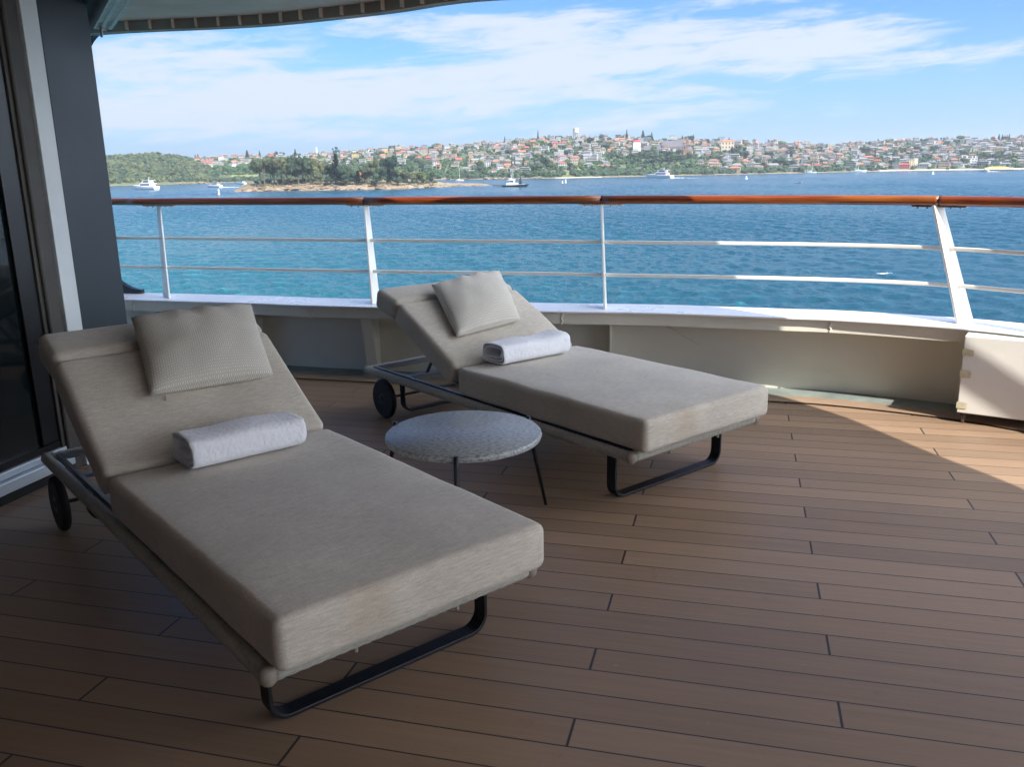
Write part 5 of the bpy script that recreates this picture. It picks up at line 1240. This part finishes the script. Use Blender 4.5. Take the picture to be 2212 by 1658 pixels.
for a in [(300, 215, 150, 450, 'near', 'olive', .3), (350, 190, 190, 450, 'near', 'olive', .25), (430, 230, 120, 450, 'near', 'mid', .4), (470, 165, 110, 430, 'near', 'dark', .5), (505, 292, 120, 430, 'palm', 'dark', .2), (560, 200, 150, 450, 'near', 'mid', .5), (620, 170, 200, 470, 'near', 'olive', .3),
          (690, 175, 150, 450, 'near', 'mid', .5), (760, 165, 190, 470, 'near', 'dark', .22), (815, 158, 150, 460, 'near', 'dark', .3), (850, 320, 90, 440, 'palm', 'mid', .25), (880, 230, 130, 450, 'near', 'mid', .5), (925, 215, 130, 460, 'near', 'olive', .3), (990, 225, 120, 470, 'near', 'olive', .35), (1025, 280, 110, 480, 'near', 'olive', .16),
          (1100, 300, 120, 440, 'near', 'blue', .7), (1150, 250, 110, 440, 'near', 'mid', .6), (1225, 172, 200, 500, 'pine', 'dark', .16), (1205, 260, 160, 500, 'near', 'dark', .2), (1270, 270, 160, 500, 'near', 'dark', .18), (1385, 270, 90, 440, 'palm', 'mid', .4), (1380, 350, 120, 510, 'near', 'dark', .14), (1480, 335, 130, 510, 'pine', 'mid', .15), (1430, 320, 110, 460, 'near', 'mid', .45),
          (1560, 290, 130, 500, 'near', 'mid', .3), (1620, 300, 120, 510, 'near', 'olive', .2), (1685, 215, 120, 470, 'near', 'olive', .4), (1740, 290, 130, 490, 'near', 'mid', .2), (1870, 182, 150, 460, 'near', 'dark', .22), (1868, 200, 110, 460, 'pine', 'dark', .23), (1950, 300, 110, 440, 'near', 'olive', .5), (2000, 310, 130, 430, 'near', 'mid', .35), (2075, 280, 120, 430, 'near', 'dark', .5),
          (2130, 335, 140, 430, 'near', 'olive', .3), (2190, 330, 120, 430, 'near', 'olive', .4), (2240, 350, 120, 440, 'near', 'light', .3), (2300, 345, 110, 440, 'near', 'dark', .4), (2345, 350, 110, 440, 'near', 'dark', .35), (2380, 330, 80, 430, 'palm', 'mid', .45), (650, 400, 90, 480, 'near', 'olive', .14), (1150, 420, 110, 500, 'near', 'dark', .13), (1690, 430, 90, 500, 'near', 'dark', .1), (1960, 440, 130, 510, 'near', 'blue', .1), (1320, 440, 120, 505, 'near', 'dark', .1)]:
    isl_tree(*a)
q = []
random.seed(16)
for i in range(240):
    u = random.uniform(545, 945); s = random.choice([random.uniform(.13, .2), random.uniform(.4, .95)]); p = is_pt(u, s); r = random.uniform(.7, 1.6) if s < .25 else random.uniform(1.5, 3.2); q.append((p+Vector((0, 0, r*.4)), r))
o = wood('island_scrub', q, 'low green scrub and undergrowth beneath the island trees', 5); o.color = (.06, .075, .035, 1)
isr, w_, h_ = None, None, None
g = is_pt(775, .5); hs = link('house', HV[9][0], None, tuple(g+Vector((0, 0, 1))), -bearing(775), cat='house', label='small island cottage with bright orange roof showing between the dark pines'); hs.scale = (1, 1, .9); hs.color = (.5, .4, .28, 1); r_ = link('roof', HV[9][1], hs); r_.color = (.6, .2, .06, 1)
# stone shelter wall on the island ledge
g = is_pt(650, .1); mb = MB()
for i in range(9): mb.box(-9+i*2.2, -8.4+i*2.2, -.3, .3, -1.5, 1.2)
mb.box(-9.4, 9.4, -.4, .4, 1.22, 1.6); mb.obj('stone_colonnade', M['rock'], loc=tuple(g+Vector((0, 0, .6))), rz=-bearing(650), label='low sandstone colonnade wall on the island ledge', cat='wall')
label_all(TREES); label_all(HOUSES)

# ---- boats and marks on the water
def on_water(u, v): p = at_z(u, v, WZ); return p
def hull_mb(L, B, H, stern=.85, sheer=.5, flare=.25):
    mb = MB(); N = 14; v = []
    for i in range(N+1):
        t = i/N; x = -L/2+L*t; bw = B/2*(stern+(1-stern)*min(1, t*3))*(1-max(0, (t-.45)/.55)**2.2); top = H+sheer*H*t**2
        for y, z in ((0, -.25*H), (bw*(1-flare)*.8, -.1*H), (bw*(1-flare*.4), top*.45), (bw, top), (0, top)):
            v.append((x+(.06*L*(z/H) if t > .8 else 0)*(t-.8)/.2, y, z))
    half = len(v); v += [(x, -y, z) for x, y, z in v]
    f = []
    for i in range(N):
        for j in range(4):
            a = i*5+j; f.append((a, a+5, a+6, a+1)); b = half+a; f.append((b+1, b+6, b+5, b))
    f += [(0, 1, 2, 3, 4), (half+4, half+3, half+2, half+1, half)]
    mb.add(v, f); return mb
def cabin(x0, x1, w, z0, z1, rake0=.0, rake1=.3, taper=.9):
    h = z1-z0; v = [(x0, -w/2, z0), (x1, -w/2*.8, z0), (x1, w/2*.8, z0), (x0, w/2, z0), (x0+rake0*h, -w/2*taper, z1), (x1-rake1*h, -w/2*.7*taper, z1), (x1-rake1*h, w/2*.7*taper, z1), (x0+rake0*h, w/2*taper, z1)]
    mb = MB(); mb.add(v, [(3, 2, 1, 0), (4, 5, 6, 7), (0, 1, 5, 4), (1, 2, 6, 5), (2, 3, 7, 6), (3, 0, 4, 7)]); return mb
def yacht(u0, u1, v, label, decks=2, face=-1, wake=None, hullm='hull', aw=False):
    a, b = on_water(u0, v), on_water(u1, v); L = (b-a).length; c = (a+b)/2; rz = math.atan2((b-a).y, (b-a).x)+(math.pi if face < 0 else 0)
    t = empty('motor_yacht', tuple(c), rz, label=label, cat='motor yacht'); H = L*.085
    hull_mb(L, L*.24, H).obj('hull', M[hullm], t)
    z = H*1.02; x0, x1 = -L*.34, L*.22
    for k in range(decks):
        hh = L*.075; cb = cabin(x0, x1, L*.19*(1-.12*k), z, z+hh, .1, 1.1).obj('cabin', M['hull'], t)
        m2 = MB()
        for sg in (-1, 1):
            y = L*.19*(1-.12*k)/2*.975; m2.add([(x0+L*.03, sg*(y+.06), z+hh*.38), (x1-L*.11, sg*(y*.9+.02), z+hh*.38), (x1-L*.13, sg*(y*.86+.02), z+hh*.8), (x0+L*.03, sg*(y*.96+.05), z+hh*.8)], [(0, 1, 2, 3) if sg < 0 else (3, 2, 1, 0)])
        m2.obj('window', M['win'], cb); z += hh+.02; x0 += L*.05; x1 -= L*.13
        m3 = MB(); m3.box(x0-L*.12, x1+L*.02, -L*.09, L*.09, z, z+L*.007); m3.obj('deck_roof', M['hull'], t); z += L*.008
    m4 = MB(); m4.tube([(x0+L*.06, 0, z), (x0+L*.02, 0, z+L*.09)], [L*.006, L*.003], 6); m4.obj('mast', M['hull'], t)
    if aw: m5 = MB(); m5.box(-L*.42, -L*.24, -L*.08, L*.08, H*1.9, H*2.02); m5.obj('awning', M['redp'], t)
    if wake:
        p0, p1 = on_water(wake[0], v), on_water(wake[1], v); dv = (p1-p0); n_ = Vector((-dv.y, dv.x, 0)).normalized(); N = 26; vv = []; random.seed(int(u0))
        for i in range(N+1):
            q = p0.lerp(p1, i/N); w = (2.8*(1-i/N)**.5+.6)*random.uniform(.5, 1.2); hz = .45*(1-i/N)*random.uniform(.4, 1.2)+.12; vv += [q-n_*w, q+Vector((0, 0, hz))+n_*random.uniform(-.4, .4), q+n_*w]
        for p in vv[0::3]+vv[2::3]: p.z = WZ+.02
        ff = []
        for i in range(N):
            if random.random() < .12 and i > N*.4: continue
            a = i*3; ff += [(a, a+1, a+4, a+3), (a+1, a+2, a+5, a+4)]
        link('wake', mesh(vv, ff, [M['foam']]), None, kind='stuff', label='white foam wake trailing behind a moving boat', cat='wake')
    return t
yacht(290, 339, 409.5, 'large white motor yacht with two decks cruising before the bush headland', 2)
yacht(449, 477.5, 404.5, 'white motor cruiser with foaming wake left of the island', 1, wake=(477, 522))
yacht(510, 530, 397.8, 'small white cruiser close to shore behind the island left tip', 1)
yacht(1398, 1451.5, 384.5, 'long white motor yacht with red awning trailing a wake at centre right', 2, aw=True, wake=(1455, 1510))
yacht(2115, 2136, 370.5, 'small white speedboat with wake off the beach at far right', 1, wake=(2136, 2160))
yacht(1200+3, 1206+16, 383.8, 'small white boat moored off the grassy slope', 1)
yacht(1664, 1683, 373.5, 'white cruiser moored by the dark trees right of centre', 1)
def dinghy(u0, u1, v, label):
    a, b = on_water(u0, v), on_water(u1, v); L = (b-a).length; c = (a+b)/2; t = empty('motorboat', tuple(c), math.atan2((b-a).y, (b-a).x)+math.pi, label=label, cat='motorboat')
    hull_mb(L, L*.3, L*.09).obj('hull', M['hull'], t); cabin(-L*.15, L*.12, L*.2, L*.092, L*.17, .1, 1).obj('windscreen', M['win'], t); m = MB(); m.box(-L*.55, -L*.5, -L*.03, L*.03, -L*.02, L*.14); m.obj('outboard_motor', M['black'], t)
    m = MB(); m.lathe([(L*.03, 0), (L*.04, L*.06), (L*.015, L*.09), (L*.025, L*.12), (.01, L*.14)], 8, c=(-L*.2, 0, L*.09)); m.obj('helmsman', M['navy'], t)
dinghy(1717, 1734, 396, 'small white open motorboat with dark outboard on the blue water at right')
def sail(u, v, vt, L, label, masts=(0,), hull='hull'):
    c = on_water(u, v); D = math.hypot(c.x, c.y); h = at_d(u, vt, D).z-WZ; t = empty('sailing_yacht', tuple(c), -bearing(u)+random.uniform(-.3, .3), label=label, cat='sailing yacht')
    hull_mb(L, L*.28, L*.09).obj('hull', M[hull], t); cabin(-L*.2, L*.15, L*.16, L*.095, L*.15, .1, .8).obj('cabin', M['hull'], t)
    for i, x in enumerate(masts):
        m = MB(); m.tube([(L*x, 0, L*.09), (L*x, 0, h*(1-.12*i))], [.22, .12], 6); mo = m.obj('mast', M['hull'], t); m = MB(); m.tube([(L*x, 0, L*.22), (L*x-L*.3, 0, L*.22)], .25, 6); m.obj('boom', M['hull'], mo)
        m = MB()
        for q in (.48, -.48): m.tube([(L*q, 0, L*.1), (L*x, 0, h*(1-.12*i)*.97)], .045, 4)
        m.obj('rigging', M['steel'], t)
random.seed(3)
sail(1751, 373.8, 351, 17, 'two-masted white ketch moored off the houses right of the crane', (.12, -.28))
sail(1854, 371.5, 349, 24, 'large white sloop moored left of the cream tower')
sail(1223, 384, 357, 13, 'single-masted yacht anchored below the grassy slope')
sail(1674, 373, 352, 12, 'single-masted yacht beside the moored cruiser')
sail(1104, 390, 364, 12, 'white yacht with tall mast moored behind the workboat')
sail(993, 391, 366, 12, 'small yacht anchored on the far side of the island tip')
# workboat at the island jetty
a, b = on_water(1087, 403.5), on_water(1138, 403.5); L = (b-a).length; c = (a+b)/2; wbt = empty('workboat', tuple(c), math.atan2((b-a).y, (b-a).x), label='dark hulled workboat with white wheelhouse and black cone beside the island jetty', cat='workboat')
hull_mb(L, L*.26, L*.055, .8, .6).obj('hull', M['navy'], wbt); cabin(-L*.32, L*.12, L*.16, L*.06, L*.13, 0, .3).obj('cabin', M['hull'], wbt); cabin(-L*.2, -L*.02, L*.12, L*.132, L*.24, .1, .2).obj('wheelhouse', M['hull'], wbt)
m = MB(); m.box(-L*.19, -L*.03, -L*.061, L*.061, L*.17, L*.21); m.obj('window', M['win'], wbt); m = MB(); m.tube([(-L*.08, 0, L*.24), (-L*.08, 0, L*.58)], [.2, .1], 6); m.obj('mast', M['hull'], wbt)
m = MB(); m.tube([(-L*.14, 0, L*.24), (-L*.14, 0, L*.42)], [.15, .1], 6); m.obj('mast', M['hull'], wbt)
m = MB(); m.lathe([(L*.05, L*.09), (L*.055, L*.14), (L*.03, L*.26), (L*.008, L*.36)], 12, c=(L*.24, 0, 0)); m.obj('black_cone', M['black'], wbt)
m = MB(); m.box(L*.12, L*.38, -L*.06, L*.06, L*.058, L*.085); m.obj('deck_platform', M['hull'], wbt)
a, b = on_water(1066, 402), on_water(1087, 403); m = MB(); c = (a+b)/2; L = (b-a).length; jt = empty('jetty', tuple(c), math.atan2((b-a).y, (b-a).x), label='timber jetty running from the island tip to the workboat', cat='jetty')
m.box(-L/2, L/2, -1.2, 1.2, 1.2, 1.6); m.obj('jetty_deck', M['trunk'], jt)
for i in range(5):
    m = MB(); m.tube([(-L/2+L*(i+.3)/5, -1, -1), (-L/2+L*(i+.3)/5, -1, 1.9)], .25, 6); m.obj('pile', M['navy'], jt)
# ferry wharf at right
c = on_water(2153, 369.5); D = math.hypot(c.x, c.y); Lw = 54*D/F; wf = empty('wharf', tuple(c), -bearing(2153), label='dark wharf with yellow roof standing off the beach at far right', cat='wharf')
m = MB(); m.box(-Lw/2, Lw/2, -4, 4, 1.0, 1.8); m.obj('wharf_deck', M['navy'], wf)
for i in range(12): m = MB(); m.tube([(-Lw/2+Lw*(i+.5)/12, -3.8, -1), (-Lw/2+Lw*(i+.5)/12, -3.8, 4)], .3, 6); m.obj('pile', M['trunk'], wf)
m = MB(); m.add(*hip(Lw*.75, 8, 4.5, 2.4, .6)); m.obj('roof', wm_((.62, .40, .10)), wf)
def buoy(u, vb, vt, label, col, r=.8, name='buoy'):
    c = on_water(u, vb); D = math.hypot(c.x, c.y); h = at_d(u, vt, D).z-WZ; t = empty(name, tuple(c), label=label, cat='buoy'); m = MB(); m.lathe([(r, -.4), (r*1.1, .3), (r*.5, h*.45), (r*.45, h*.6)], 12); m.obj('float', wm_(col), t, smooth=True); m = MB(); m.lathe([(r*.4, h*.6), (r*.7, h*.66), (r*.7, h*.85), (.1, h)], 10); m.obj('lantern', wm_((.75, .75, .72)), t)
buoy(473, 421, 409, 'white and brown channel marker post left of the island', (.62, .50, .34), 1.1, 'channel_marker')
buoy(2015, 376.5, 370.5, 'round white buoy off the beach at right', (.8, .75, .65), 1.7)
buoy(1612, 386.5, 380.5, 'white conical buoy right of the yacht wake', (.8, .78, .72), 1.6)
buoy(1222, 395, 387.5, 'taller of two white marker buoys below the grassy slope', (.8, .8, .8), .9)
buoy(1215, 395.5, 391, 'shorter of two white marker buoys below the grassy slope', (.8, .8, .8), .9)
# whitecaps breaking near the ship
for u, v, L_ in ((1912, 591, 3.4),):
    p = at_z(u, v, WZ+.25); random.seed(int(u)); mb = MB()
    for i in range(16):
        blob_verts(mb, (L_*(i/16-.5), random.gauss(0, .25), random.uniform(-.1, .1)), random.uniform(.08, .30)*(1.3-i/16), 1, .6, i, .4)
    mb.obj('whitecap', [M['foam']], loc=tuple(p), rz=.2, kind='stuff', label='white breaking wave crest', cat='foam')
# ---- sea haze: thin air over the whole harbour
mb = MB(); mb.box(-9000, 9000, -60, 9000, WZ-1.0, 150); o = mb.obj('haze', None, kind='stuff', label='thin pale blue sea haze over the harbour', cat='haze')
hz = bpy.data.materials.new('haze'); hz.use_nodes = True; t = hz.node_tree; t.nodes.clear(); out = t.nodes.new('ShaderNodeOutputMaterial'); pv = t.nodes.new('ShaderNodeVolumePrincipled')
pv.inputs['Color'].default_value = (.80, .90, 1.0, 1); pv.inputs['Density'].default_value = .00011; pv.inputs['Anisotropy'].default_value = .3; t.links.new(pv.outputs[0], out.inputs['Volume']); o.data.materials.append(hz)
